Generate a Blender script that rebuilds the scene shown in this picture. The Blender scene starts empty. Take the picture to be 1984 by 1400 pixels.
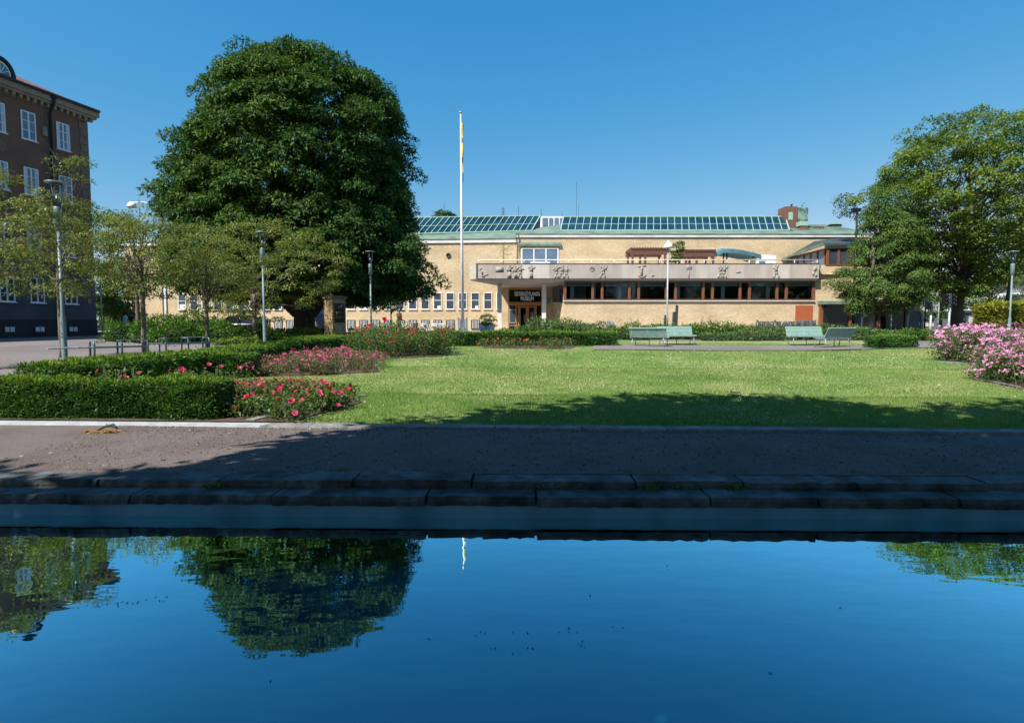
import bpy, math, random
import numpy as np
from mathutils import Vector, Matrix

random.seed(7)
rng = np.random.default_rng(11)
C = bpy.context.scene.collection
SC = bpy.context.scene

# ------------------------------------------------------------------ camera, world, sun, exposure
F_PX, PITCH, EYE = 1080.0, math.radians(3.6), 1.9
cam_d = bpy.data.cameras.new('camera'); cam = bpy.data.objects.new('camera', cam_d); C.objects.link(cam)
cam_d.sensor_width = 36.0; cam_d.lens = F_PX / 1984 * 36.0
cam_d.clip_start = 0.05; cam_d.clip_end = 3000
cam.location = (0, 0, EYE); cam.rotation_euler = (math.pi / 2 - PITCH, 0, 0)
SC.camera = cam

SUN_EL, SUN_AZ = math.radians(50), math.radians(45)      # azimuth: from behind the camera (-Y) towards the left (-X)
S = Vector((-math.sin(SUN_AZ) * math.cos(SUN_EL), -math.cos(SUN_AZ) * math.cos(SUN_EL), math.sin(SUN_EL)))
w = bpy.data.worlds.new('World'); SC.world = w; w.use_nodes = True
nt = w.node_tree; nt.nodes.clear()
sky = nt.nodes.new('ShaderNodeTexSky'); sky.sky_type = 'NISHITA'; sky.sun_disc = False
sky.sun_elevation = SUN_EL
sky.sun_rotation = math.atan2(S.x, S.y)
sky.altitude = 0; sky.air_density = 1.0; sky.dust_density = 0.3; sky.ozone_density = 6.0
EXPO = 0.75
bg = nt.nodes.new('ShaderNodeBackground'); bg.inputs['Strength'].default_value = 0.1
wo = nt.nodes.new('ShaderNodeOutputWorld')
sp_ = nt.nodes.new('ShaderNodeSeparateColor'); cm_ = nt.nodes.new('ShaderNodeCombineColor'); nt.links.new(sky.outputs[0], sp_.inputs[0])
for i_, (top, raw, pw, mx_) in enumerate(((.041, .78, 1.88, .50), (.275, 1.54, .76, .72), (.63, 3.16, .36, .95))):   # deep polarised summer blue
    q_ = nt.nodes.new('ShaderNodeMath'); q_.operation = 'POWER'; q_.inputs[1].default_value = pw
    k_ = nt.nodes.new('ShaderNodeMath'); k_.operation = 'MULTIPLY'; k_.inputs[1].default_value = top / raw ** pw * 10 / 2 ** EXPO
    m_ = nt.nodes.new('ShaderNodeMath'); m_.operation = 'MINIMUM'; m_.inputs[1].default_value = mx_ * 10 / 2 ** EXPO
    nt.links.new(sp_.outputs[i_], q_.inputs[0]); nt.links.new(q_.outputs[0], k_.inputs[0]); nt.links.new(k_.outputs[0], m_.inputs[0]); nt.links.new(m_.outputs[0], cm_.inputs[i_])
nt.links.new(cm_.outputs[0], bg.inputs[0]); nt.links.new(bg.outputs[0], wo.inputs[0])
sun_d = bpy.data.lights.new('sun', 'SUN'); sun = bpy.data.objects.new('sun', sun_d); C.objects.link(sun)
sun_d.energy = 4.7; sun_d.angle = math.radians(0.5); sun_d.color = (1.0, 0.945, 0.86)
sun.rotation_euler = S.to_track_quat('Z', 'Y').to_euler()
SC.view_settings.view_transform = 'Standard'; SC.view_settings.look = 'None'
SC.view_settings.exposure = EXPO; SC.view_settings.gamma = 1.0
SC.render.engine = 'CYCLES'
SC.cycles.use_denoising = True
SC.cycles.max_bounces = 8; SC.cycles.transparent_max_bounces = 12
SC.cycles.caustics_reflective = False; SC.cycles.caustics_refractive = False

# ------------------------------------------------------------------ pixel helpers (photograph pixels -> points of the place)
CP, SP = math.cos(PITCH), math.sin(PITCH)
def P(u, v, Y):
    a, b = (u - 992) / F_PX, (v - 700) / F_PX
    t = Y / (CP - b * SP)
    return Vector((a * t, Y, EYE + t * (-SP - b * CP)))
def X(u, Y, v=600): return P(u, v, Y).x
def Z(v, Y): return P(992, v, Y).z
def sstep(a, b, x):
    t = min(1, max(0, (x - a) / (b - a))); return t * t * (3 - 2 * t)
def zt(x, y):                                              # height of the land
    zl = 0.36 + 0.0265 * (y - 8.4)
    zp = 0.70 + 0.0122 * min(y, 60)
    wgt = max(sstep(-8.5, -8.85, x) * sstep(9.9, 10.1, y), sstep(14, 22, x) * sstep(9, 14, y), sstep(28.5, 35, y))
    return zl * (1 - wgt) + zp * wgt
def G(u, v):                                               # where the ray through a pixel meets the land
    lo, hi = 6.0, 120.0
    for _ in range(50):
        m = (lo + hi) / 2; p = P(u, v, m)
        if p.z > zt(p.x, p.y): lo = m
        else: hi = m
    p = P(u, v, lo); p.z = zt(p.x, p.y); return p

# ------------------------------------------------------------------ object helpers
def tag(o, label=None, cat=None, group=None, kind=None):
    if label: o['label'] = label
    if cat: o['category'] = cat
    if group: o['group'] = group
    if kind: o['kind'] = kind
    return o
def thing(name, label, cat, loc=(0, 0, 0), rz=0, group=None):
    o = bpy.data.objects.new(name, None); C.objects.link(o)
    o.empty_display_size = 0.3
    o.location = loc; o.rotation_euler = (0, 0, rz)
    return tag(o, label, cat, group)
def adopt(o, parent):
    o.parent = parent
    if parent.type == 'EMPTY': o.matrix_parent_inverse = parent.matrix_basis.inverted()
def link_mesh(name, me, mats, parent=None):
    o = bpy.data.objects.new(name, me); C.objects.link(o)
    for m in (mats if isinstance(mats, (list, tuple)) else [mats]): me.materials.append(m)
    if parent is not None: adopt(o, parent)
    return o
def copy_tree(o, parent=None):
    c = o.copy(); C.objects.link(c)
    if parent is not None: c.parent = parent; c.matrix_parent_inverse = o.matrix_parent_inverse.copy()
    for ch in list(o.children): copy_tree(ch, c)
    return c

class MB:
    """collects shapes for ONE mesh object"""
    def __init__(s, M=None): s.v, s.f, s.m, s.sm, s.M, s.mi, s.smooth = [], [], [], [], M, 0, False
    def add(s, vs, fs):
        n = len(s.v)
        for p in vs:
            p = Vector(p)
            if s.M is not None: p = s.M @ p
            s.v.append(tuple(p))
        for f in fs: s.f.append(tuple(n + i for i in f)); s.m.append(s.mi); s.sm.append(s.smooth)
        return s
    def box(s, x0, x1, y0, y1, z0, z1):
        return s.add([(x0, y0, z0), (x1, y0, z0), (x1, y1, z0), (x0, y1, z0), (x0, y0, z1), (x1, y0, z1), (x1, y1, z1), (x0, y1, z1)],
                     [(3, 2, 1, 0), (4, 5, 6, 7), (0, 1, 5, 4), (1, 2, 6, 5), (2, 3, 7, 6), (3, 0, 4, 7)])
    def prism(s, poly, d):                                  # polygon of 3-D points extruded by vector d
        n = len(poly); d = Vector(d); A = [Vector(p) for p in poly]; B = [p + d for p in A]
        return s.add(A + B, [tuple(range(n))[::-1], tuple(range(n, 2 * n))] + [(i, (i + 1) % n, n + (i + 1) % n, n + i) for i in range(n)])
    def quad(s, a, b, c, d): return s.add([a, b, c, d], [(0, 1, 2, 3)])
    def tube(s, pts, rad, n=8, caps=True):
        pts = [Vector(p) for p in pts]
        rad = rad if isinstance(rad, (list, tuple)) else [rad] * len(pts)
        vs, fs = [], []; ref = None
        for i, p in enumerate(pts):
            t = (pts[min(i + 1, len(pts) - 1)] - pts[max(i - 1, 0)]).normalized()
            if ref is None: ref = Vector((1, 0, 0)) if abs(t.x) < 0.8 else Vector((0, 1, 0))
            a = (ref - t * ref.dot(t)).normalized(); b = t.cross(a); ref = a
            for k in range(n):
                an = 2 * math.pi * k / n + (math.pi / 4 if n == 4 else 0)
                vs.append(p + (a * math.cos(an) + b * math.sin(an)) * rad[i])
        for i in range(len(pts) - 1):
            for k in range(n): fs.append((i * n + k, i * n + (k + 1) % n, (i + 1) * n + (k + 1) % n, (i + 1) * n + k))
        if caps: fs += [tuple(range(n))[::-1], tuple(range((len(pts) - 1) * n, len(pts) * n))]
        sm = s.smooth; s.smooth = n > 5; s.add(vs, fs); s.smooth = sm; return s
    def lathe(s, prof, c=(0, 0, 0), n=16, axis='Z'):        # prof: (radius, height) pairs
        vs, fs = [], []
        for r, h in prof:
            for k in range(n):
                a = 2 * math.pi * k / n
                q = (r * math.cos(a), r * math.sin(a), h) if axis == 'Z' else ((r * math.cos(a), h, r * math.sin(a)) if axis == 'Y' else (h, r * math.cos(a), r * math.sin(a)))
                vs.append((c[0] + q[0], c[1] + q[1], c[2] + q[2]))
        for i in range(len(prof) - 1):
            for k in range(n): fs.append((i * n + k, i * n + (k + 1) % n, (i + 1) * n + (k + 1) % n, (i + 1) * n + k))
        fs += [tuple(range(n))[::-1], tuple(range((len(prof) - 1) * n, len(prof) * n))]
        sm = s.smooth; s.smooth = True; s.add(vs, fs); s.smooth = sm; return s
    def build(s, name, mats, parent=None):
        me = bpy.data.meshes.new(name); me.from_pydata(s.v, [], s.f)
        me.polygons.foreach_set('material_index', s.m); me.polygons.foreach_set('use_smooth', s.sm); me.update()
        return link_mesh(name, me, mats, parent)
def np_mesh(name, V, Q, mats, parent=None, tint=None, midx=None, smooth=False):
    me = bpy.data.meshes.new(name); k = Q.shape[1]
    me.vertices.add(len(V)); me.vertices.foreach_set('co', np.ascontiguousarray(V, dtype=np.float32).ravel())
    me.loops.add(Q.size); me.loops.foreach_set('vertex_index', np.ascontiguousarray(Q, dtype=np.int32).ravel())
    me.polygons.add(len(Q)); me.polygons.foreach_set('loop_start', np.arange(0, Q.size, k, dtype=np.int32))
    if midx is not None: me.polygons.foreach_set('material_index', np.ascontiguousarray(midx, dtype=np.int32))
    me.update(calc_edges=True)
    if tint is not None:
        at = me.attributes.new('tint', 'FLOAT', 'FACE'); at.data.foreach_set('value', np.ascontiguousarray(tint, dtype=np.float32))
    if smooth: me.polygons.foreach_set('use_smooth', np.ones(len(Q), dtype=bool))
    return link_mesh(name, me, mats, parent)
def nrmz(a): return a / np.maximum(np.linalg.norm(a, axis=1, keepdims=True), 1e-9)
def leaf_arrays(c, axis, nrm, L, W, fold=0.12):
    """diamond leaves: base, side, tip, side"""
    axis = nrmz(axis); nrm = nrmz(nrm - axis * np.sum(nrm * axis, axis=1, keepdims=True)); side = np.cross(axis, nrm)
    L = np.broadcast_to(L, (len(c),))[:, None]; W = np.broadcast_to(W, (len(c),))[:, None]
    mid = c + axis * L * 0.45 - nrm * L * fold
    V = np.stack([c, mid + side * W * 0.5 + nrm * L * fold, c + axis * L - nrm * L * fold * 1.5, mid - side * W * 0.5 + nrm * L * fold], axis=1).reshape(-1, 3)
    return V, np.arange(len(c) * 4).reshape(-1, 4)
def sph(n):
    d = rng.normal(size=(n, 3)); return nrmz(d)

# ------------------------------------------------------------------ materials
def mat(name, col, rough=0.7, col2=None, scale=4.0, detail=4.0, bump=0.0, bscale=None, spec=0.3, metal=0.0, lo=0.35, hi=0.65, stretch=None, col3=None, s3=0.6):
    m = bpy.data.materials.new(name); m.use_nodes = True; t = m.node_tree; b = t.nodes['Principled BSDF']
    b.inputs['Base Color'].default_value = (*col, 1); b.inputs['Roughness'].default_value = rough
    b.inputs['Specular IOR Level'].default_value = spec; b.inputs['Metallic'].default_value = metal
    tc = t.nodes.new('ShaderNodeTexCoord'); src = tc.outputs['Object']
    if stretch:
        mp = t.nodes.new('ShaderNodeMapping'); mp.inputs['Scale'].default_value = stretch; t.links.new(src, mp.inputs[0]); src = mp.outputs[0]
    def noise(sc, det=detail):
        n = t.nodes.new('ShaderNodeTexNoise'); n.inputs['Scale'].default_value = sc; n.inputs['Detail'].default_value = det
        t.links.new(src, n.inputs['Vector']); return n
    if col2:
        n = noise(scale); r = t.nodes.new('ShaderNodeValToRGB')
        r.color_ramp.elements[0].position = lo; r.color_ramp.elements[1].position = hi
        r.color_ramp.elements[0].color = (*col, 1); r.color_ramp.elements[1].color = (*col2, 1)
        t.links.new(n.outputs['Fac'], r.inputs[0]); out = r.outputs[0]
        if col3:
            n3 = noise(s3, 3); r3 = t.nodes.new('ShaderNodeValToRGB'); r3.color_ramp.elements[0].position = 0.45; r3.color_ramp.elements[1].position = 0.7
            mx = t.nodes.new('ShaderNodeMixRGB'); mx.inputs[2].default_value = (*col3, 1)
            t.links.new(n3.outputs['Fac'], r3.inputs[0]); t.links.new(r3.outputs[0], mx.inputs[0]); t.links.new(out, mx.inputs[1]); out = mx.outputs[0]
        t.links.new(out, b.inputs['Base Color'])
    if bump:
        n = noise(bscale or scale * 3, 6); bp = t.nodes.new('ShaderNodeBump'); bp.inputs['Strength'].default_value = bump; bp.inputs['Distance'].default_value = 0.02
        t.links.new(n.outputs['Fac'], bp.inputs['Height']); t.links.new(bp.outputs[0], b.inputs['Normal'])
    return m
def leaf_mat(name, a, b_, trans=0.3, rough=0.45, spec=0.35):
    m = bpy.data.materials.new(name); m.use_nodes = True; t = m.node_tree; b = t.nodes['Principled BSDF']
    at = t.nodes.new('ShaderNodeAttribute'); at.attribute_name = 'tint'
    mx = t.nodes.new('ShaderNodeMixRGB'); mx.inputs[1].default_value = (*a, 1); mx.inputs[2].default_value = (*b_, 1)
    t.links.new(at.outputs['Fac'], mx.inputs[0]); t.links.new(mx.outputs[0], b.inputs['Base Color'])
    b.inputs['Roughness'].default_value = rough; b.inputs['Specular IOR Level'].default_value = spec
    tr = t.nodes.new('ShaderNodeBsdfTranslucent'); g = t.nodes.new('ShaderNodeMixRGB'); g.blend_type = 'MULTIPLY'; g.inputs[0].default_value = 1; g.inputs[2].default_value = (1.3, 1.2, 0.5, 1)
    t.links.new(mx.outputs[0], g.inputs[1]); t.links.new(g.outputs[0], tr.inputs[0])
    ms = t.nodes.new('ShaderNodeMixShader'); ms.inputs[0].default_value = trans
    t.links.new(b.outputs[0], ms.inputs[1]); t.links.new(tr.outputs[0], ms.inputs[2]); t.links.new(ms.outputs[0], t.nodes['Material Output'].inputs[0])
    return m
def brick_mat(name, c1, c2, mortar, bw=0.26, rh=0.078, mot=0.5):
    m = bpy.data.materials.new(name); m.use_nodes = True; t = m.node_tree; b = t.nodes['Principled BSDF']; b.inputs['Roughness'].default_value = 0.85
    b.inputs['Specular IOR Level'].default_value = 0.15
    g = t.nodes.new('ShaderNodeNewGeometry'); sx = t.nodes.new('ShaderNodeSeparateXYZ'); t.links.new(g.outputs['Position'], sx.inputs[0])
    ma = t.nodes.new('ShaderNodeMath'); ma.operation = 'MULTIPLY_ADD'; ma.inputs[1].default_value = 0.7; t.links.new(sx.outputs[1], ma.inputs[0]); t.links.new(sx.outputs[0], ma.inputs[2])
    cb = t.nodes.new('ShaderNodeCombineXYZ'); t.links.new(ma.outputs[0], cb.inputs[0]); t.links.new(sx.outputs[2], cb.inputs[1])
    br = t.nodes.new('ShaderNodeTexBrick'); br.inputs['Scale'].default_value = 1; br.inputs['Brick Width'].default_value = bw; br.inputs['Row Height'].default_value = rh
    br.inputs['Mortar Size'].default_value = 0.007; br.inputs['Color1'].default_value = (*c1, 1); br.inputs['Color2'].default_value = (*c2, 1); br.inputs['Mortar'].default_value = (*mortar, 1)
    t.links.new(cb.outputs[0], br.inputs['Vector'])
    mp = t.nodes.new('ShaderNodeMapping'); mp.inputs['Scale'].default_value = (2.6, 9.0, 1); t.links.new(cb.outputs[0], mp.inputs[0])
    n = t.nodes.new('ShaderNodeTexNoise'); n.inputs['Scale'].default_value = 1.6; n.inputs['Detail'].default_value = 6; n.inputs['Roughness'].default_value = 0.75; t.links.new(mp.outputs[0], n.inputs['Vector'])
    r = t.nodes.new('ShaderNodeValToRGB'); r.color_ramp.elements[0].position = 0.3; r.color_ramp.elements[1].position = 0.7
    r.color_ramp.elements[0].color = (1 - mot * .75, 1 - mot * .85, 1 - mot, 1); r.color_ramp.elements[1].color = (1.15, 1.15, 1.15, 1)
    t.links.new(n.outputs['Fac'], r.inputs[0])
    mx = t.nodes.new('ShaderNodeMixRGB'); mx.blend_type = 'MULTIPLY'; mx.inputs[0].default_value = 1
    t.links.new(br.outputs[0], mx.inputs[1]); t.links.new(r.outputs[0], mx.inputs[2]); t.links.new(mx.outputs[0], b.inputs['Base Color'])
    mp2 = t.nodes.new('ShaderNodeMapping'); mp2.inputs['Scale'].default_value = (.35, .8, 1); t.links.new(cb.outputs[0], mp2.inputs[0])
    n2 = t.nodes.new('ShaderNodeTexNoise'); n2.inputs['Scale'].default_value = 1.0; n2.inputs['Detail'].default_value = 4; t.links.new(mp2.outputs[0], n2.inputs['Vector'])   # tonal batches and weather stains
    r2 = t.nodes.new('ShaderNodeValToRGB'); r2.color_ramp.elements[0].position = .35; r2.color_ramp.elements[1].position = .62; r2.color_ramp.elements[0].color = (.86, .84, .80, 1); r2.color_ramp.elements[1].color = (1.05, 1.05, 1.05, 1); t.links.new(n2.outputs['Fac'], r2.inputs[0])
    mx2 = t.nodes.new('ShaderNodeMixRGB'); mx2.blend_type = 'MULTIPLY'; mx2.inputs[0].default_value = 1; t.links.new(mx.outputs[0], mx2.inputs[1]); t.links.new(r2.outputs[0], mx2.inputs[2]); t.links.new(mx2.outputs[0], b.inputs['Base Color'])
    bp = t.nodes.new('ShaderNodeBump'); bp.inputs['Strength'].default_value = 0.5; bp.inputs['Distance'].default_value = 0.01
    t.links.new(br.outputs['Fac'], bp.inputs['Height']); bp.invert = True; t.links.new(bp.outputs[0], b.inputs['Normal'])
    return m
def glass_mat(name, tint, ior=1.5, rough=0.02):
    m = bpy.data.materials.new(name); m.use_nodes = True; t = m.node_tree; t.nodes.remove(t.nodes['Principled BSDF'])
    fr = t.nodes.new('ShaderNodeFresnel'); fr.inputs[0].default_value = ior
    tr = t.nodes.new('ShaderNodeBsdfTransparent'); tr.inputs[0].default_value = (*tint, 1)
    gl = t.nodes.new('ShaderNodeBsdfGlossy'); gl.inputs['Roughness'].default_value = rough
    ms = t.nodes.new('ShaderNodeMixShader'); t.links.new(fr.outputs[0], ms.inputs[0]); t.links.new(tr.outputs[0], ms.inputs[1]); t.links.new(gl.outputs[0], ms.inputs[2])
    t.links.new(ms.outputs[0], t.nodes['Material Output'].inputs[0]); return m

M = dict(
    brick=brick_mat('yellow_brick', (0.59, 0.455, 0.275), (0.72, 0.575, 0.385), (0.56, 0.49, 0.38), mot=0.42),
    brick2=brick_mat('monument_brick', (0.36, 0.26, 0.14), (0.50, 0.38, 0.22), (0.16, 0.13, 0.10), bw=0.24, rh=0.085, mot=0.45),
    white=mat('white_paint', (0.80, 0.80, 0.78), 0.5, (0.70, 0.70, 0.68), 3),
    whitestone=mat('white_fascia', (0.74, 0.72, 0.70), 0.7, (0.60, 0.58, 0.57), 1.2),
    dglass=mat('dark_window_glass', (0.035, 0.045, 0.065), 0.06, (0.06, 0.075, 0.1), 0.35, spec=0.5),
    sglass=mat('skylight_glass', (0.006, 0.030, 0.055), 0.12, (0.015, 0.055, 0.085), 0.5, spec=0.22),
    bglass=mat('sky_painted_glass', (0.10, 0.16, 0.24), 0.2, (0.15, 0.21, 0.29), 0.5, spec=0.5),  # pale sky reflection put into the pane colour
    shopglass=mat('shop_glass', (0.008, 0.008, 0.010), 0.05, (0.016, 0.014, 0.014), 0.4, spec=0.3),
    glass=glass_mat('clear_glass', (0.75, 0.82, 0.82)),
    copper=mat('copper_patina', (0.12, 0.185, 0.148), 0.75, (0.19, 0.275, 0.22), 1.6, detail=8, bump=0.15, col3=(0.10, 0.13, 0.105), s3=0.8),
    copperbar=mat('pale_patina_bar', (0.26, 0.42, 0.33), 0.6, (0.34, 0.50, 0.40), 2),
    darkroof=mat('dark_sheet_roof', (0.035, 0.05, 0.05), 0.6, (0.06, 0.08, 0.075), 2),
    stone=mat('balcony_stone', (0.44, 0.39, 0.34), 0.8, (0.56, 0.51, 0.45), 0.9, detail=7, bump=0.2, col3=(0.36, 0.33, 0.30), s3=1.6, stretch=(1, 1, 1.6)),
    relief=mat('relief_stone', (0.25, 0.22, 0.19), 0.85, (0.42, 0.38, 0.33), 6, bump=0.5, bscale=18),
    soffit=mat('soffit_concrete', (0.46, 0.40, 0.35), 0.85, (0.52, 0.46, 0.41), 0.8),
    column=mat('column_concrete', (0.66, 0.61, 0.54), 0.8, (0.74, 0.69, 0.62), 1.5),
    wood=mat('red_brown_wood', (0.165, 0.068, 0.036), 0.5, (0.22, 0.095, 0.05), 6, stretch=(3, 3, 0.5)),
    owood=mat('orange_wood', (0.42, 0.17, 0.055), 0.5, (0.50, 0.23, 0.08), 6, stretch=(3, 3, 0.5)),
    shutter=mat('red_shutter', (0.33, 0.085, 0.035), 0.6, (0.40, 0.12, 0.05), 4, stretch=(14, 14, 0.6)),
    pergola=mat('brown_pergola', (0.11, 0.05, 0.035), 0.7, (0.17, 0.085, 0.06), 6),
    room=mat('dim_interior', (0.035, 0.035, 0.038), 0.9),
    roomlight=mat('interior_plaster', (0.70, 0.71, 0.70), 0.9),
    blind=mat('pale_blind', (0.45, 0.5, 0.47), 0.9),
    pavbrown=mat('brown_render', (0.205, 0.112, 0.078), 0.9, (0.155, 0.088, 0.063), 0.8, detail=8, bump=0.15, bscale=20),
    pavgrey=mat('slate_render', (0.075, 0.080, 0.090), 0.85, (0.10, 0.105, 0.115), 0.7, bump=0.1, bscale=15),
    plinth=mat('dark_plinth', (0.030, 0.031, 0.035), 0.8, (0.045, 0.046, 0.05), 1.2),
    quoin=mat('quoin_stone', (0.205, 0.150, 0.108), 0.85, (0.155, 0.115, 0.085), 1.5),
    cornice=mat('cornice_stone', (0.31, 0.24, 0.17), 0.8, (0.25, 0.20, 0.145), 2),
    tile=mat('red_roof_tile', (0.14, 0.05, 0.035), 0.85, (0.22, 0.09, 0.065), 7, bump=0.6, bscale=12, col3=(0.24, 0.17, 0.14), s3=4),
    blackm=mat('black_metal', (0.012, 0.014, 0.017), 0.45),
    grnmetal=mat('green_grey_metal', (0.13, 0.19, 0.185), 0.45, (0.17, 0.24, 0.235), 6, spec=0.5),
    greym=mat('galvanised_metal', (0.36, 0.40, 0.41), 0.4, (0.44, 0.48, 0.49), 4, metal=0.3),
    bluem=mat('blue_grey_paint', (0.10, 0.19, 0.25), 0.5),
    bench=mat('mint_bench_paint', (0.20, 0.33, 0.29), 0.5, (0.26, 0.39, 0.34), 8),
    steel=mat('bench_leg_steel', (0.34, 0.37, 0.36), 0.35, metal=0.4),
    bark=mat('grey_bark', (0.11, 0.085, 0.065), 0.95, (0.19, 0.155, 0.125), 9, bump=0.9, bscale=14, stretch=(1, 1, 0.25)),
    dbark=mat('dark_bark', (0.055, 0.045, 0.034), 0.95, (0.10, 0.08, 0.062), 5, bump=1.0, bscale=9, stretch=(1, 1, 0.3)),
    twig=mat('twig_bark', (0.14, 0.10, 0.075), 0.9, (0.22, 0.17, 0.13), 14),
    soil=mat('bed_soil', (0.085, 0.055, 0.04), 0.95, (0.13, 0.09, 0.065), 9, bump=0.8, bscale=40),
    gravel=mat('pink_gravel', (0.095, 0.076, 0.071), 0.95, (0.235, 0.19, 0.175), 55, detail=9, bump=0.9, bscale=110, lo=0.28, hi=0.72, col3=(0.125, 0.098, 0.085), s3=1.1),
    asphalt=mat('plaza_gravel', (0.135, 0.117, 0.114), 0.95, (0.235, 0.207, 0.202), 14, detail=9, bump=0.5, bscale=50, col3=(0.15, 0.125, 0.12), s3=0.3),
    road=mat('road_asphalt', (0.05, 0.055, 0.065), 0.85, (0.07, 0.075, 0.085), 6, bump=0.3, bscale=60),
    paving=mat('light_paving', (0.30, 0.27, 0.26), 0.9, (0.36, 0.33, 0.31), 2),
    lawn=mat('lawn_turf', (0.10, 0.18, 0.034), 0.95, (0.20, 0.26, 0.068), 0.8, detail=9, bump=0.9, bscale=45, lo=0.36, hi=0.64, col3=(0.27, 0.28, 0.11), s3=0.42),
    kerb=mat('pale_kerb', (0.40, 0.43, 0.45), 0.8, (0.31, 0.33, 0.35), 5, bump=0.2),
    oldstone=mat('weathered_stone', (0.17, 0.17, 0.165), 0.9, (0.27, 0.265, 0.25), 6, detail=8, bump=0.7, bscale=18, col3=(0.13, 0.135, 0.12), s3=2.2),
    step=mat('pool_step_stone', (0.06, 0.068, 0.074), 0.85, (0.19, 0.205, 0.215), 7, detail=9, bump=1.0, bscale=22, lo=.3, hi=.75, col3=(0.028, 0.032, 0.028), s3=2.2),
    poolrim=mat('pool_rim_paint', (0.16, 0.46, 0.66), 0.85, (0.24, 0.55, 0.74), 2.5, detail=8, bump=.3, col3=(0.13, 0.33, 0.46), s3=1.5),
    poolblue=mat('pool_blue_paint', (0.03, 0.46, 0.62), 0.8, (0.08, 0.60, 0.74), 1.0, detail=9, col3=(0.015, 0.22, 0.36), s3=0.9),
    statuebronze=mat('brown_bronze', (0.13, 0.075, 0.045), 0.5, (0.20, 0.12, 0.07), 8, metal=0.2),
    bronze=mat('bronze', (0.032, 0.026, 0.022), 0.45, (0.06, 0.045, 0.035), 8, bump=0.5, metal=0.5),
    rock=mat('granite', (0.16, 0.15, 0.14), 0.9, (0.26, 0.25, 0.23), 5, bump=0.7),
    postwood=mat('dark_post_wood', (0.035, 0.038, 0.042), 0.8, (0.06, 0.062, 0.065), 8),
    pot=mat('white_pot', (0.62, 0.62, 0.63), 0.4, (0.54, 0.54, 0.56), 2),
    carpaint=mat('dark_blue_car_paint', (0.006, 0.012, 0.03), 0.15, spec=0.6),
    tyre=mat('tyre_rubber', (0.012, 0.012, 0.012), 0.9),
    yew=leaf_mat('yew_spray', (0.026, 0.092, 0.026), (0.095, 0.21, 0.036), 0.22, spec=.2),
    yewtip=leaf_mat('yew_fresh_tip', (0.18, 0.28, 0.018), (0.34, 0.42, 0.040), 0.35, spec=.2),
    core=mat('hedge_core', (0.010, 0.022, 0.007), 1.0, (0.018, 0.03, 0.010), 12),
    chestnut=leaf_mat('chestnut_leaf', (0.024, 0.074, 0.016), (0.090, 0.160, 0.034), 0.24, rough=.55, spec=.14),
    lime=leaf_mat('lime_leaf', (0.060, 0.122, 0.016), (0.195, 0.27, 0.045), 0.35, spec=.2),
    cherry=leaf_mat('cherry_leaf', (0.075, 0.118, 0.026), (0.215, 0.255, 0.062), 0.35, spec=.2),
    midtree=leaf_mat('street_tree_leaf', (0.048, 0.105, 0.022), (0.14, 0.22, 0.05), 0.3, spec=.2),
    shrub=leaf_mat('shrub_leaf', (0.028, 0.085, 0.010), (0.10, 0.20, 0.025), 0.3, spec=.2),
    shrub2=leaf_mat('pale_shrub_leaf', (0.08, 0.15, 0.025), (0.21, 0.30, 0.06), 0.3, spec=.2),
    juniper=leaf_mat('juniper_spray', (0.050, 0.105, 0.030), (0.13, 0.20, 0.06), 0.25, spec=.2),
    hornbeam=leaf_mat('hornbeam_leaf', (0.12, 0.15, 0.012), (0.30, 0.30, 0.035), 0.35),
    rose=leaf_mat('rose_leaf', (0.035, 0.085, 0.016), (0.13, 0.20, 0.035), 0.3),
    roseo=leaf_mat('olive_rose_leaf', (0.070, 0.090, 0.030), (0.15, 0.16, 0.06), 0.3),
    redfl=leaf_mat('red_petal', (0.42, 0.010, 0.035), (0.62, 0.03, 0.10), 0.2),
    pinkfl=leaf_mat('hot_pink_petal', (0.62, 0.020, 0.13), (0.82, 0.19, 0.33), 0.25),
    mauvefl=leaf_mat('mauve_pink_petal', (0.55, 0.075, 0.23), (0.72, 0.26, 0.42), 0.25),
    palefl=leaf_mat('pale_pink_petal', (0.60, 0.20, 0.48), (0.86, 0.60, 0.80), 0.25),
    coralfl=leaf_mat('coral_petal', (0.68, 0.07, 0.045), (0.80, 0.16, 0.09), 0.25),
    clover=leaf_mat('clover_flower', (0.62, 0.62, 0.52), (0.80, 0.80, 0.72), 0.2),
    blade=leaf_mat('grass_blade', (0.085, 0.18, 0.028), (0.20, 0.30, 0.065), 0.35),
    dry=mat('dry_frond', (0.36, 0.20, 0.07), 0.9, (0.22, 0.13, 0.05), 9),
    skin=mat('skin', (0.45, 0.27, 0.20), 0.6),
    hairm=mat('dark_hair', (0.015, 0.012, 0.010), 0.7),
    shirtw=mat('pale_shirt', (0.55, 0.58, 0.66), 0.9), jacket=mat('black_jacket', (0.012, 0.012, 0.014), 0.9),
    trouser=mat('dark_trousers', (0.02, 0.022, 0.03), 0.9),
)
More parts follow.
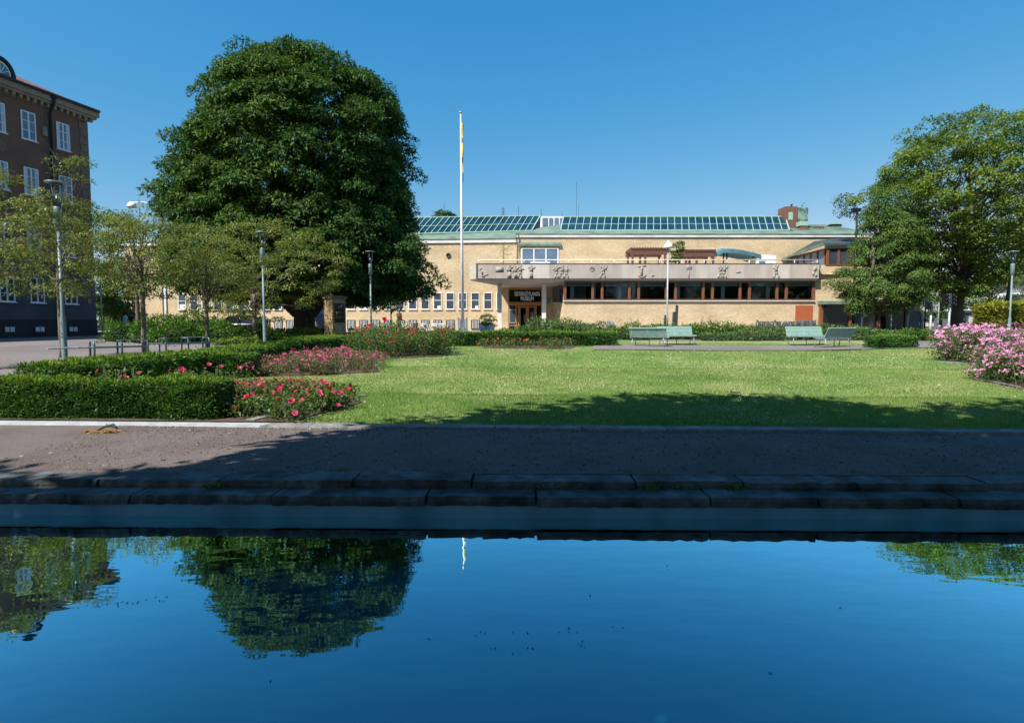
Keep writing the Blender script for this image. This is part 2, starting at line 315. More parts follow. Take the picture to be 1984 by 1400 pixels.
# shade of the trees behind the photographer: label, where the crown's shadow falls (x, y), crown radius, crown height, vertical radius, clusters
SHADE = [
    ('broad park tree behind the camera shading the middle of the lawn edge', 3.3, 7.5, 3.6, 8.0, 3.0, 130),
    ('broad park tree behind the camera shading the right half of the lawn edge', 9.6, 7.0, 3.5, 8.0, 3.0, 130),
    ('park tree beyond the pool end at the far right of the camera', 15.2, 6.4, 3.4, 8.0, 2.8, 110),
    ('small park tree behind the camera shading the left half of the path', -0.3, 6.3, 2.9, 7.2, 2.4, 120),
    ('park tree behind the camera shading the left end of the pool steps', -7.2, 3.0, 2.9, 7.0, 2.2, 100),
    ('park tree behind the camera shading the pool left of the middle', -3.6, 3.4, 2.5, 7.0, 2.2, 80),
    ('added low crown over the pool left of the camera, cutting skylight', 0.6, 2.8, 2.6, 5.6, 1.8, 60),  # these low crowns are added out of view to deepen the foreground shade
    ('added low crown over the pool right of the camera, cutting skylight', 5.4, 2.6, 2.6, 5.6, 1.8, 60),
    ('added low crown over the far right pool edge, cutting skylight', 10.2, 2.6, 2.6, 5.6, 1.8, 60),
    ('tall park tree far behind the camera on the left', -6.5, -3.5, 5.0, 12, 5.0, 90),
    ('tall park tree far behind the camera on the right', 4.5, -3.5, 5.0, 12, 5.0, 90),
    ('tall park tree straight behind the camera', 14, -2.5, 4.5, 11, 4.5, 80),
    ('large tree in the park row far behind the camera, first from the left', -16.07, -12.07, 6, 10, 5.7, 110),
    ('large tree in the park row far behind the camera, second from the left', -2.477, -15.477, 6.5, 11, 6.175, 110),
    ('large tree in the park row far behind the camera, third from the left', 9.93, -14.07, 6, 10, 5.7, 110),
    ('large tree in the park row far behind the camera, fourth from the left', 23.523, -16.477, 7, 11, 6.65, 110),
    ('large tree in the park row far behind the camera, fifth from the left', 36.93, -12.07, 6.5, 10, 6.175, 110),
    ('large tree in the park row far behind the camera, sixth from the left', 51.523, -13.477, 7, 11, 6.65, 110),
]

# ================================================================== LAND AND POOL
def lattice(name, xs, ys, zf, m, kind='structure', label=None):
    xs, ys = np.asarray(xs, float), np.asarray(ys, float)
    V = np.array([(x, y, zf(x, y)) for y in ys for x in xs]); nx = len(xs)
    Q = np.array([(j * nx + i, j * nx + i + 1, (j + 1) * nx + i + 1, (j + 1) * nx + i) for j in range(len(ys) - 1) for i in range(nx - 1)])
    return tag(np_mesh(name, V, Q, m, smooth=True), label, kind=kind)
def kerb_y(x): return 8.34 - 0.05 * x
gx = np.concatenate([[-400, -200, -100, -60], np.arange(-40, -9.4, 2), np.arange(-9.4, -7.9, 0.1), np.arange(-7.5, 14, 1.5), np.arange(14, 23, 1), [26, 30, 36, 44, 60, 100, 200, 400]])
gy = np.concatenate([[8.95, 9.3], np.arange(9.7, 10.3, 0.05), np.arange(10.5, 36, 1.0), np.arange(36, 64, 4), [70, 100, 160, 300, 600, 1200]])
lattice('ground', gx, gy, lambda x, y: zt(x, y) - 0.05 if x > -8.3 else zt(x, y), M['asphalt'], label='flat pinkish gravel plaza and street surface')
R1 = Matrix.Rotation(-0.016, 4, 'Z')
def pz(x, y): return 0.29 + 0.055 * min(1, max(0, (y - 6.05) / 2.3)) + 0.006 * math.sin(1.3 * x) * math.sin(2.1 * y)
px = np.concatenate([[-200, -60], np.arange(-30, 31, 0.5), [60, 200]])
V = []; rows = 9
for j in range(rows):
    for x in px:
        y0 = (R1 @ Vector((x, 6.02, 0))).y if abs(x) < 70 else 6.02; y1 = kerb_y(max(-60, min(60, x))) + 0.05
        y = y0 + (y1 - y0) * j / (rows - 1); V.append((x, y, pz(x, y)))
Q = [(j * len(px) + i, j * len(px) + i + 1, (j + 1) * len(px) + i + 1, (j + 1) * len(px) + i) for j in range(rows - 1) for i in range(len(px) - 1)]
tag(np_mesh('gravel_path', np.array(V), np.array(Q), M['gravel'], smooth=True), 'pinkish gravel path between the pool and the lawn', kind='structure')
b = MB(R1); b.quad((-60, -60, .28), (60, -60, .28), (60, 1.0, .28), (-60, 1.0, .28)); b.build('path', M['gravel'])['kind'] = 'structure'
b = MB(R1)                                                  # painted basin
b.quad((-28, 1.0, -.42), (28, 1.0, -.42), (28, 5.44, -.42), (-28, 5.44, -.42))
b.mi = 1; b.box(-28, 28, 5.44, 5.62, -.5, .122); b.box(-28, 28, .8, 1.0, -.5, .275); b.box(-28.3, -28, .8, 5.62, -.5, .28); b.box(28, 28.3, .8, 5.62, -.5, .28)
tag(b.build('pool_basin', [M['poolblue'], M['poolrim']]), 'blue painted pool basin', kind='structure')
wm = bpy.data.materials.new('pool_water'); wm.use_nodes = True; t = wm.node_tree; t.nodes.remove(t.nodes['Principled BSDF'])
fr = t.nodes.new('ShaderNodeFresnel'); fr.inputs[0].default_value = 1.33
tr = t.nodes.new('ShaderNodeBsdfTransparent'); tr.inputs[0].default_value = (0.60, 0.93, 0.98, 1)
gl = t.nodes.new('ShaderNodeBsdfGlossy'); gl.inputs['Roughness'].default_value = 0.012; gl.inputs[0].default_value = (.60, .88, .92, 1)
fm = t.nodes.new('ShaderNodeMath'); fm.operation = 'MULTIPLY'; fm.use_clamp = True; fm.inputs[1].default_value = 7.4   # oil-still, strongly mirroring surface
ms = t.nodes.new('ShaderNodeMixShader')
tc = t.nodes.new('ShaderNodeTexCoord'); mp = t.nodes.new('ShaderNodeMapping'); mp.inputs['Scale'].default_value = (1.0, 2.2, 1)
n = t.nodes.new('ShaderNodeTexNoise'); n.inputs['Scale'].default_value = 2.2; n.inputs['Detail'].default_value = 2
bp = t.nodes.new('ShaderNodeBump'); bp.inputs['Strength'].default_value = 0.03; bp.inputs['Distance'].default_value = 0.05
for a_, b_ in ((tc.outputs['Object'], mp.inputs[0]), (mp.outputs[0], n.inputs['Vector']), (n.outputs['Fac'], bp.inputs['Height']), (bp.outputs[0], gl.inputs['Normal']), (bp.outputs[0], fr.inputs['Normal']),
             (fr.outputs[0], fm.inputs[0]), (fm.outputs[0], ms.inputs[0]), (tr.outputs[0], ms.inputs[1]), (gl.outputs[0], ms.inputs[2]), (ms.outputs[0], t.nodes['Material Output'].inputs[0])): t.links.new(a_, b_)
b = MB(R1); b.quad((-27.99, 1.002, 0), (27.99, 1.002, 0), (27.99, 5.438, 0), (-27.99, 5.438, 0)); tag(b.build('water', wm), 'still blue pool water mirroring the sky', kind='structure')
def stone_row(name, y0, y1, z0, z1, m, M_, xa, xb, lmin, lmax, jit=0.012, label=None, gap=.006):
    """a row of worn stones with rough front edges"""
    b = MB(M_); x = xa
    while x < xb:
        L = random.uniform(lmin, lmax); n = max(2, int(L / 0.07)); dz = random.uniform(-jit, jit) * .3; dy = random.uniform(-jit, jit)
        for_ = []
        for i in range(n + 1):
            xx = x + gap + (L - 2 * gap) * i / n
            f = y0 + dy + random.uniform(-jit, jit) * .8; e = z1 + dz + random.uniform(-jit, jit) * .35
            for_.append([(xx, f, z0), (xx, f - .004, z0 + (e - z0) * .55), (xx, f + .018, e), (xx, y1, z1 + dz)])
        vs = [p for r in for_ for p in r]; fs = [(i * 4 + k, (i + 1) * 4 + k, (i + 1) * 4 + k + 1, i * 4 + k + 1) for i in range(n) for k in range(3)]
        fs += [(3, 2, 1, 0), tuple(n * 4 + k for k in range(4))]
        b.add(vs, fs); x += L
    return tag(b.build(name, m), label, kind='structure')
stone_row('pool_step', 5.41, 5.78, .122, .215, M['step'], R1, -28, 28, 1.0, 1.9, .02, gap=.012, label='lower stone step at the pool edge')
stone_row('pool_step', 5.715, 6.1, .18, .288, M['step'], R1, -28, 28, 1.1, 2.0, .02, gap=.012, label='upper stone step below the gravel path')
b = MB(R1); b.box(-28, 28, 5.625, 9.6, -.5, .172); b.build('pool_wall', M['step'])['kind'] = 'structure'
R3 = Matrix.Rotation(-0.05, 4, 'Z')
KX = G(425, 832).x
stone_row('kerb', 8.33, 8.55, .24, .378, M['kerb'], R3, -40, KX, 2.4, 3.0, .003, label='pale concrete kerb below the front hedge')
stone_row('kerb', 8.31, 8.60, .24, .376, M['oldstone'], R3, KX + .05, 40, .7, 1.6, .012, label='weathered stone kerb along the lawn')

# lawn with real blades on its near part
lx = np.linspace(-8.35, 20, 90); V = []
lys = np.concatenate([np.linspace(0, 6, 40), np.linspace(6.3, 24, 45)])
def lawn_z(x, y): return zt(x, y) + 0.012 + 0.012 * math.sin(x * 1.1 + .7 * y) * math.sin(.9 * y)
V = [(x, kerb_y(x) + 0.2 + d, lawn_z(x, kerb_y(x) + .2 + d) - (0.0 if d > .4 else .02)) for d in lys for x in lx]; nx = len(lx)
Q = [(j * nx + i, j * nx + i + 1, (j + 1) * nx + i + 1, (j + 1) * nx + i) for j in range(len(lys) - 1) for i in range(nx - 1)]
tag(np_mesh('lawn', np.array(V), np.array(Q), M['lawn'], smooth=True), 'sunlit mown lawn with white clover', kind='structure')
beds = []                                                   # soil polygons, filled in below
def inside(poly, x, y):
    r = np.zeros(len(x), bool); n = len(poly)
    for i in range(n):
        x0, y0 = poly[i]; x1, y1 = poly[(i + 1) % n]
        c = ((y0 > y) != (y1 > y)) & (x < (x1 - x0) * (y - y0) / (y1 - y0 + 1e-12) + x0); r ^= c
    return r
zt_np = np.vectorize(zt)
def scatter(n, x0, x1, d0, d1):
    x = rng.uniform(x0, x1, n); y = kerb_y(x) + .22 + rng.uniform(d0, d1, n); return x, y

BED_A = [(-6.9, 9.9), (-3.9, 9.05), (-3.4, 8.75), (-2.8, 10.7), (-3.4, 11.6), (-6.6, 11.8)]
pB = [G(478, 733), G(560, 731), G(742, 724), G(735, 708), G(610, 685), G(470, 690)]
BED_B = [(p.x, p.y) for p in pB]
pC = [G(672, 690), G(740, 697), G(862, 693), G(868, 676), G(700, 668)]
BED_C = [(p.x, p.y) for p in pC]
pD = [G(930, 676), G(1112, 677), G(1126, 669), G(930, 668)]
BED_D = [(p.x, p.y) for p in pD]
BED_E = [(G(1826, 702).x, G(1826, 702).y), (G(1905, 708).x + .2, G(1905, 708).y), (19.5, G(1905, 708).y - 1), (20, G(1826, 702).y + 4), (G(1826, 702).x + 2.5, G(1826, 702).y + 3.2)]
qF = [G(1892, 738), G(1984, 757)]
BED_F = [(qF[0].x, qF[0].y), (qF[1].x, qF[1].y), (qF[1].x + 3.2, qF[1].y - 1.2), (qF[1].x + 4, qF[1].y + 2.0), (qF[0].x + 1.5, qF[0].y + 1.6)]
beds = [BED_A, BED_B, BED_C, BED_D, BED_E, BED_F]
for bd0 in beds:
    mx0, my0 = sum(q[0] for q in bd0) / len(bd0), sum(q[1] for q in bd0) / len(bd0); bd = [(mx0 + (x - mx0) * .95, my0 + (y - my0) * .88) for x, y in bd0]
    b = MB(); b.add([(x, y, zt(x, y) + .032) for x, y in bd] + [(x, y, zt(x, y) - .05) for x, y in bd],
                    [tuple(range(len(bd)))] + [(i, (i + 1) % len(bd), len(bd) + (i + 1) % len(bd), len(bd) + i) for i in range(len(bd))])
    tag(b.build('soil', M['soil']), 'dark soil of a flower bed', kind='structure')
b = MB()
fb = [(-30, kerb_y(-30) + .2), (-8.3, kerb_y(-8.3) + .2), (KX, kerb_y(KX) + .2), (KX + .7, kerb_y(KX) + .2), (-3.4, 8.8), (-4.2, 9.4), (-30, 10)]
b.add([(x, y, .40) for x, y in fb], [tuple(range(len(fb)))]); tag(b.build('soil', M['soil']), 'dry soil at the foot of the front hedge', kind='structure')
# bench path strip across the lawn
pts = [(1150, 673.5, 5), (1240, 674, 5), (1400, 675.5, 5), (1560, 675.5, 5), (1700, 673.5, 4), (1830, 671, 4)]
V = []
for k, (u, v, h) in enumerate(pts):
    a_, c_ = G(u, v + h * .95), G(u, v - h * .95)
    V += [(a_.x, a_.y, lawn_z(a_.x, a_.y) + .03), (c_.x, c_.y, lawn_z(c_.x, c_.y) + .03)]
Q = [(2 * i, 2 * i + 2, 2 * i + 3, 2 * i + 1) for i in range(len(pts) - 1)]
tag(np_mesh('footpath', np.array(V), np.array(Q), M['asphalt']), 'gravel footpath under the benches', kind='structure')
fp = [(V[2 * i][0], V[2 * i][1]) for i in range(len(pts))] + [(V[2 * i + 1][0], V[2 * i + 1][1]) for i in reversed(range(len(pts)))]
beds.append(fp); beds.append([(-8.4, 8.4), (KX + .3, 8.3), (-3.7, 9.2), (-8.4, 10)])

def grass(parts):
    Vs, Ts = [], []
    for n, x0, x1, d0, d1, h, wd in parts:
        x, y = scatter(n, x0, x1, d0, d1)
        keep = np.ones(n, bool)
        for bd in beds: keep &= ~inside(bd, x, y)
        x, y = x[keep], y[keep]; n = len(x)
        dens = np.sin(x * 2.3 + np.sin(y * 1.7) * 1.5) * np.sin(y * 2.9 + np.cos(x * 1.3)) * .5 + .5
        z = zt_np(x, y) + .012 + .012 * np.sin(x * 1.1 + .7 * y) * np.sin(.9 * y)
        pat = np.sin(x * .9 + 1.6 * np.sin(y * .45)) * np.sin(y * .62 + 1.1 * np.sin(x * .5 + 2)); hh = h * rng.uniform(.5, 1.3, n) * (.7 + .5 * dens); th = rng.uniform(0, 2 * math.pi, n); ln = rng.uniform(0, .8, n); ph = rng.uniform(0, 2 * math.pi, n)
        base = np.stack([x, y, z - .004], 1); s = np.stack([np.cos(th), np.sin(th), 0 * th], 1) * (wd / 2)
        tip = base + np.stack([np.cos(ph) * ln * hh, np.sin(ph) * ln * hh, hh], 1)
        Vs.append(np.stack([base - s, base + s, tip], 1).reshape(-1, 3)); Ts.append(np.clip(rng.normal(.43, .17, n) + (dens - .5) * .4 + pat * .3, 0, 1))
    V = np.concatenate(Vs); tag(np_mesh('grass', V, np.arange(len(V)).reshape(-1, 3), M['blade'], tint=np.concatenate(Ts)), 'short mown grass of the park lawn', 'grass', kind='stuff')
grass([(115000, -4.2, 13.0, 0, 3.2, .042, .009), (90000, -7.5, 18, 3.0, 9, .045, .014), (52000, -8, 18, 8.8, 22, .05, .024)])
x, y = scatter(3300, -6, 17, 0.3, 21)
cl = (np.sin(x * .8 + 1) * np.sin(y * .55) + rng.normal(0, .5, len(x))) > .15
for bd in beds: cl &= ~inside(bd, x, y)
x, y = x[cl], y[cl]; n = len(x); z = zt_np(x, y) + .05
sz = rng.uniform(.006, .011, n) * (1 + (y - 8) * .03)
c = np.stack([x, y, z], 1); V, T = [], []
for k in range(3):
    a, q = leaf_arrays(c - np.array([0, 0, .006]), sph(n) * np.array([1, 1, .4]) + np.array([0, 0, .3]), sph(n) + np.array([0, 0, 1.]), sz * 2, sz * 2)
    V.append(a)
V = np.concatenate(V); tag(np_mesh('clover', V, np.arange(len(V)).reshape(-1, 4), M['clover'], tint=rng.uniform(0, 1, len(V) // 4)), 'white clover heads dotted over the lawn', 'clover', kind='stuff')
# loose grit and small stones on the path
n = 9000; x = rng.uniform(-6.2, 6.6, n); k = rng.uniform(0, 1, n); k = np.where(rng.uniform(0, 1, n) < .35, 1 - k ** 2 * .25, k); y = 6.08 - .016 * x + (kerb_y(x) - .02 - 6.08 + .016 * x) * k; z = np.array([pz(a_, b_) for a_, b_ in zip(x, y)])
sz = rng.uniform(.004, .011, n) * rng.choice([1, 1, 1, 1.7], n); c = np.stack([x, y, z + .001], 1); V = []
for j in range(2): a_, q = leaf_arrays(c, sph(n) * np.array([1, 1, .25]) + np.array([0, 0, .12]), sph(n) + np.array([0, 0, 1.]), sz * 1.6, sz * 1.4, -.15); V.append(a_)
V = np.concatenate(V); tag(np_mesh('gravel', V, np.arange(len(V)).reshape(-1, 4), leaf_mat('path_grit', (.07, .055, .05), (.36, .31, .29), 0, .9, .1), tint=np.tile(rng.uniform(0, 1, n) ** 1.3, 2)), 'loose grit scattered on the gravel path', 'gravel', kind='stuff')
# weeds in the joints of steps, kerb and path
def weeds(name, label, pts, h, mt):
    V, T = [], []
    for p, nb, sc in pts:
        c = np.tile(np.array(p), (nb, 1)) + rng.normal(0, .05 * sc, (nb, 3)) * np.array([1, .5, 0])
        ax = sph(nb) * np.array([1, 1, .5]) + np.array([0, 0, .9]); a, q = leaf_arrays(c, ax, sph(nb) + [0, 0, .5], h * sc * rng.uniform(.5, 1.2, nb), .012 * sc)
        V.append(a)
    V = np.concatenate(V); tag(np_mesh(name, V, np.arange(len(V)).reshape(-1, 4), mt, tint=rng.uniform(0, 1, len(V) // 4)), label, 'weeds', kind='stuff')
wp = []
for i in range(70):
    x = random.uniform(-5.6, 5.6); k = random.random()
    if k < .45: p = R1 @ Vector((x, 6.1 + random.uniform(-.03, .05), .28))
    elif k < .75: p = R1 @ Vector((x, 5.71, .21))
    else: p = Vector((x, kerb_y(x) - random.uniform(0, .5), .29))
    wp.append((tuple(p), random.randint(6, 26), random.uniform(.3, .8)))
wp += [(tuple(R1 @ Vector((xx, 5.70, .2))), 45, 1.1) for xx in (-3.2, .35, 1.35, 2.2)]
weeds('weeds', 'grassy weeds growing in the joints of the pool steps', wp, .09, M['shrub2'])
# leaf litter drifting on the pool
V = []
for (u, v, k) in ((930, 1228, 4), (965, 1258, 3), (1050, 1258, 2), (1105, 1220, 5), (1140, 1248, 3), (1195, 1213, 2), (1010, 1222, 2), (850, 1235, 1), (1280, 1100, 2), (1690, 1060, 2), (200, 1172, 10), (250, 1168, 10), (290, 1164, 5), (780, 1190, 2), (1135, 1160, 1), (1620, 1180, 1), (500, 1330, 1), (1480, 1300, 1)):
    d = 1.9 / math.tan(PITCH + math.atan((v - 700) / F_PX)); cx = (u - 992) / F_PX * d / (CP - (v - 700) / F_PX * SP)
    for i in range(k):
        c = np.array([[cx + random.gauss(0, .05), d + random.gauss(0, .02), .0035]]); an = random.uniform(0, 6.3)
        a, q = leaf_arrays(c, np.array([[math.cos(an), math.sin(an), 0]]), np.array([[0, 0, 1.]]), random.uniform(.015, .034), random.uniform(.006, .010), .0); V.append(a)
V = np.concatenate(V); tag(np_mesh('leaf_litter', V, np.arange(len(V)).reshape(-1, 4), mat('wet_leaf', (.05, .13, .18), .7)), 'small dark leaves floating on the pool', 'leaf litter', kind='stuff')

# roads and kerbs before the museum
b = MB()
for x0, x1 in ((-60, 4), (4, 80)):
    b.quad((x0, 41.5, zt(0, 41.5) + .012), (x1, 41.5, zt(0, 41.5) + .012), (x1, 46.6, zt(0, 46.6) + .012), (x0, 46.6, zt(0, 46.6) + .012))
b.build('road', M['road'])['kind'] = 'structure'
b = MB(); b.box(-60, 70, 46.6, 46.9, 1.15, zt(0, 46.7) + .13); b.build('kerb', M['oldstone'])['kind'] = 'structure'
b = MB(); b.quad((-60, 46.9, zt(0, 46.9) + .10), (40, 46.9, zt(0, 46.9) + .10), (40, 60, 1.46), (-60, 60, 1.46)); b.build('pavement', M['paving'])['kind'] = 'structure'
b = MB(); p0, p1 = G(1800, 645), G(1990, 641)
b.quad((27, 35.5, zt(27, 35.5) + .015), (60, 35.5, zt(27, 35.5) + .015), (60, 40, zt(27, 40) + .015), (27, 40, zt(27, 40) + .015)); b.build('street', M['road'])['kind'] = 'structure'
b = MB(); p = [G(1812, 645), G(1850, 645), G(1850, 639.5), G(1808, 639.5)]; b.add([(q.x, q.y, q.z + .03) for q in p], [(0, 1, 2, 3)]); b.build('verge', M['lawn'])['kind'] = 'structure'

# ================================================================== MUSEUM
mus = thing('museum', 'long yellow brick museum with copper roof, white windows and a stone balcony', 'museum', (10, 52, 1.4))
YB, YW, YU = 49.5, 50.0, 57.2
wing_e = Vector((-1, 0.06, 0)).normalized(); wing_n = Vector((-0.06, -1, 0)).normalized()
WO = Vector((X(968, 57.4), 57.4, 0))
WM = Matrix(((wing_e.x, wing_n.x, 0, WO.x), (wing_e.y, wing_n.y, 0, WO.y), (0, 0, 1, 0), (0, 0, 0, 1)))
def wing_a(u, v=580):                                       # distance along the wing wall for a photo column
    d = Vector(((u - 992) / F_PX, CP - (v - 700) / F_PX * SP, 0)); o = WO
    t = (o.x * wing_n.x + o.y * wing_n.y) / (d.x * wing_n.x + d.y * wing_n.y); return (d * t - o).dot(wing_e)
zf1, zf0 = Z(463, 57.4), Z(470, 57.4)                       # wing fascia
zu1, zu0 = Z(453, YU), Z(459.5, YU)                         # upper wall fascia
xu0 = X(1001, YU, 455); xr = 36.5; xb = X(1093, YW)
A_END = wing_a(243)
b = MB(WM); b.box(-1.85, A_END, -14, 0, 1.2, zf0); b.build('brick_wall', M['brick'], mus)
b = MB(WM); b.box(-2, A_END + .15, -.4, .14, zf0, zf1); b.build('roof_fascia', M['whitestone'], mus)
b = MB(WM); zr = Z(449, 59.4)
b.add([(-2, .16, zf1), (A_END + .2, .16, zf1), (A_END - 1.5, -2.0, zr), (-2, -2.0, zr), (-2, -13.8, zr), (A_END - 1.5, -13.8, zr)], [(0, 1, 2, 3), (3, 2, 5, 4)])
b.box(-2, A_END + .2, .10, .2, zf1 - .02, zf1 + .06); b.build('copper_roof', M['copper'], mus)
# upper wall
b = MB(); b.box(xu0, xr, YU, YU + 12, 6.0, zu0); b.build('brick_wall', M['brick'], mus)
b = MB(); b.box(xu0 - .05, xr, YU - .14, YU + .4, zu0, zu1); b.build('roof_fascia', M['whitestone'], mus)
zs0 = Z(447, 59.2); zs1 = Z(420, 62)
b = MB()
b.quad((xu0 - .1, YU - .18, zu1 + .002), (xr, YU - .18, zu1 + .002), (xr, 59.2, zs0), (xu0 - .1, 59.2, zs0))
b.quad((xu0 - .1, YU - .18, zu1 - .1), (xr, YU - .18, zu1 - .1), (xr, YU - .18, zu1 + .002), (xu0 - .1, YU - .18, zu1 + .002))
xk = X(1526, 60); b.quad((xk, 59.2, zs0), (xr, 59.2, zs0), (xr, 64, Z(436, 64)), (xk, 64, Z(434, 64)))
b.quad((xu0 - .1, 59.2, zs0), (X(1086, 59.2), 59.2, zs0), (X(1090, 62.5), 62.5, Z(434, 62.5)), (X(1052, 62.5), 62.5, Z(440, 62.5)))
b.box(xu0, xr, 62.2, 69, 9, zs0); b.box(-12, xu0 - .1, 60, 69, 9, zs0 - .3)
for i in range(22):                                          # standing seams
    xx = xk + .2 + i * .4
    if xx < xr: b.tube([(xx, 59.2, zs0 + .02), (xx, 64, Z(435, 64) + .02)], .025, 4)
b.build('copper_roof', M['copper'], mus)
# chimney block, penthouse, small roof fittings
def bx(name, u0, u1, v0, v1, Y, dep, m, par=mus):
    b = MB(); b.box(X(u0, Y, v0), X(u1, Y, v0), Y, Y + dep, Z(v1, Y), Z(v0, Y)); return b.build(name, m, par)
bx('chimney', 1521, 1545.5, 400, 452, 61, 1.6, mat('chimney_tile', (.20, .10, .07), .7, (.15, .075, .055), 3), mus)
ch = bx('chimney', 1545.8, 1566, 402, 452, 61.1, 1.5, mat('stained_copper', (.07, .12, .10), .6, (.22, .36, .30), 2.2, lo=.45, hi=.6), mus)
bx('chimney_panel', 1528, 1536.5, 411, 426, 60.96, .03, M['copperbar'])
bx('vent_box', 1551, 1565, 428, 447, 60.2, .7, mat('vent_brown', (.17, .09, .065), .7)); bx('vent_cover', 1550, 1566, 428.6, 437, 60.14, .8, M['copperbar'])
bx('roof_hatch', 1577, 1597, 439, 446, 61, .8, mat('hatch_brown', (.14, .06, .045), .6)); bx('vent_box', 1612, 1631, 434, 440, 62.4, .9, M['darkroof']); bx('vent_cover', 1610, 1632, 431.5, 434, 62.3, 1.1, M['copperbar'])
b = MB(); b.lathe([(.09, 0), (.09, .35), (.14, .35), (.14, .45)], (X(1530, 61.5), 61.8, Z(400, 61)), 10); b.build('flue_pipe', M['grnmetal'], mus)
b = MB(); p = P(1554, 401, 61.6); b.tube([p, p + Vector((0, 0, .3)), p + Vector((.1, 0, .42)), p + Vector((.25, 0, .42))], .06, 8); b.build('flue_pipe', M['grnmetal'], mus)
pent = bx('penthouse', 1046, 1092, 419, 446, 66, 6, M['white'])
b = MB()
for u0, u1 in ((1051, 1061), (1064, 1071), (1074.5, 1082), (1085, 1091)): b.box(X(u0, 65.9, 420), X(u1, 65.9, 420), 65.93, 65.99, Z(437, 65.9), Z(422, 65.9))
b.build('pane', M['bglass'], pent)
# skylights: glass slopes with patina bars
def skylight(B, T, n, back=True):
    """B, T: bottom and top corner pixels with depth: ((u,v,Y),(u,v,Y))"""
    b0, b1, t0, t1 = P(*B[0]), P(*B[1]), P(*T[0]), P(*T[1])
    g = MB(); g.quad(b0, b1, t1, t0); bk = Vector((0, 2.6, -1.9))
    g.add([t0, t0 + bk, b0 + Vector((0, 2, 0)), b0], [(0, 1, 2, 3)]); g.add([t1, t1 + bk, b1 + Vector((0, 2, 0)), b1], [(0, 1, 2, 3)]); g.quad(t0, t1, t1 + bk, t0 + bk)
    sk = g.build('skylight', M['sglass'], mus)
    f = MB(); nrm = (b1 - b0).cross(t0 - b0).normalized() * .05
    if nrm.y > 0: nrm = -nrm
    for i in range(n + 1):
        k = i / n; f.tube([b0.lerp(b1, k) + nrm, t0.lerp(t1, k) + nrm], .07 if i in (0, n) else .042, 4)
    f.tube([b0.lerp(t0, .47) + nrm * .6, b1.lerp(t1, .47) + nrm * .6], .04, 4)
    f.tube([t0 + nrm, t1 + nrm], .07, 4); f.tube([b0 + nrm, b1 + nrm], .09, 4)
    for e, t_ in ((b0, t0), (b1, t1)):
        f.tube([t_, t_ + bk], .07, 4)
        for k in (.25, .5, .75): f.tube([t_.lerp(t_ + bk, k), e + Vector((0, .6 + 1.6 * k, .1))], .03, 4)
    f.build('glazing_bar', M['copperbar'], sk); return sk
skylight(((700, 456, 59.3), (1030, 447.5, 59.3)), ((732, 423, 61.6), (1046.5, 418.5, 61.6)), 27)
skylight(((1086, 447, 59.3), (1529, 446.5, 59.3)), ((1092, 420.5, 61.8), (1521, 420, 61.8)), 32)
b = MB()
for u, v0, v1, Y, r in ((860.5, 395, 420, 70, .03), (975, 402, 420, 64, .03), (1004.5, 400, 420, 64, .025), (1117, 352, 420, 64, .016), (1049, 405, 420, 64, .02), (1089, 408, 420, 66, .02), (1121, 395, 420, 64, .012)):
    b = MB(); b.tube([P(u, v1, Y), P(u, v0, Y)], r, 5)
    if u == 975:
        for k in range(5): b.tube([P(971, 404 + k * 3, 64), P(979, 404.5 + k * 3, 64)], .02, 4)
    b.build('aerial', M['blackm'], mus)
b = MB(); p = WM @ Vector((wing_a(869, 495), .03, Z(495, 57.8))); b.lathe([(.24, 0), (.24, -.08), (.18, -.08), (.17, -.02)], (p.x, p.y, p.z), 20, 'Y'); b.build('vent_grille', M['plinth'], mus)

# wing windows (one built, the rest copies of it)
zt1, zb1 = Z(566.5, 57.5), Z(599, 57.5); ww = .44
def wing_window(a, zlo, zhi, bars):
    f = MB(WM); s = .075
    if not bars:
        f.box(a - ww, a - ww + s, .002, .07, zlo, zhi); f.box(a + ww - s, a + ww, .002, .07, zlo, zhi)
        f.box(a - ww + s, a + ww - s, .002, .07, zhi - s, zhi); f.box(a - ww + s, a + ww - s, .002, .07, zlo, zlo + s)
        zm = zlo + (zhi - zlo) * .54; f.box(a - ww + s, a + ww - s, .002, .05, zm - .03, zm + .03); f.box(a - ww - .04, a + ww + .04, .002, .12, zlo - .05, zlo)
        o = f.build('window', M['white'], mus); g = MB(WM); g.box(a - ww + s, a + ww - s, .004, .022, zlo + s, zhi - s); g.build('pane', M['dglass'], o)
    else:
        f.box(a - ww, a - ww + .05, .002, .05, zlo, zhi); f.box(a + ww - .05, a + ww, .002, .05, zlo, zhi); f.box(a - ww + .05, a + ww - .05, .002, .05, zhi - .05, zhi); f.box(a - ww, a + ww, .002, .10, zlo - .09, zlo)
        f.mi = 1
        for k in range(5): q = a - ww + .14 + k * (2 * ww - .28) / 4; f.box(q - .02, q + .02, .03, .06, zlo, zhi - .05)
        f.mi = 0
        o = f.build('basement_window', [M['pavbrown'], M['white']], mus); o.data.materials[0] = M['plinth']
        g = MB(WM); g.box(a - ww + .05, a + ww - .05, .004, .018, zlo, zhi - .05); g.build('pane', M['dglass'], o)
    return o
a_hi, a_lo = wing_a(353), wing_a(945.4); wa = [a_lo + (a_hi - a_lo) * i / 25 for i in range(26)]
w0 = wing_window(a_lo, zb1, zt1, False)
w1 = wing_window(a_lo, Z(636, 57.5), Z(619.5, 57.5), True)
for i in range(1, 26):
    c = copy_tree(w0, mus); c.location = wing_e * (wa[i] - a_lo)
    if i < 20: c = copy_tree(w1, mus); c.location = wing_e * (wa[i] - a_lo)
for k in (-1,):
    c = copy_tree(w0, mus); c.location = -wing_e * ((a_hi - a_lo) / 25)
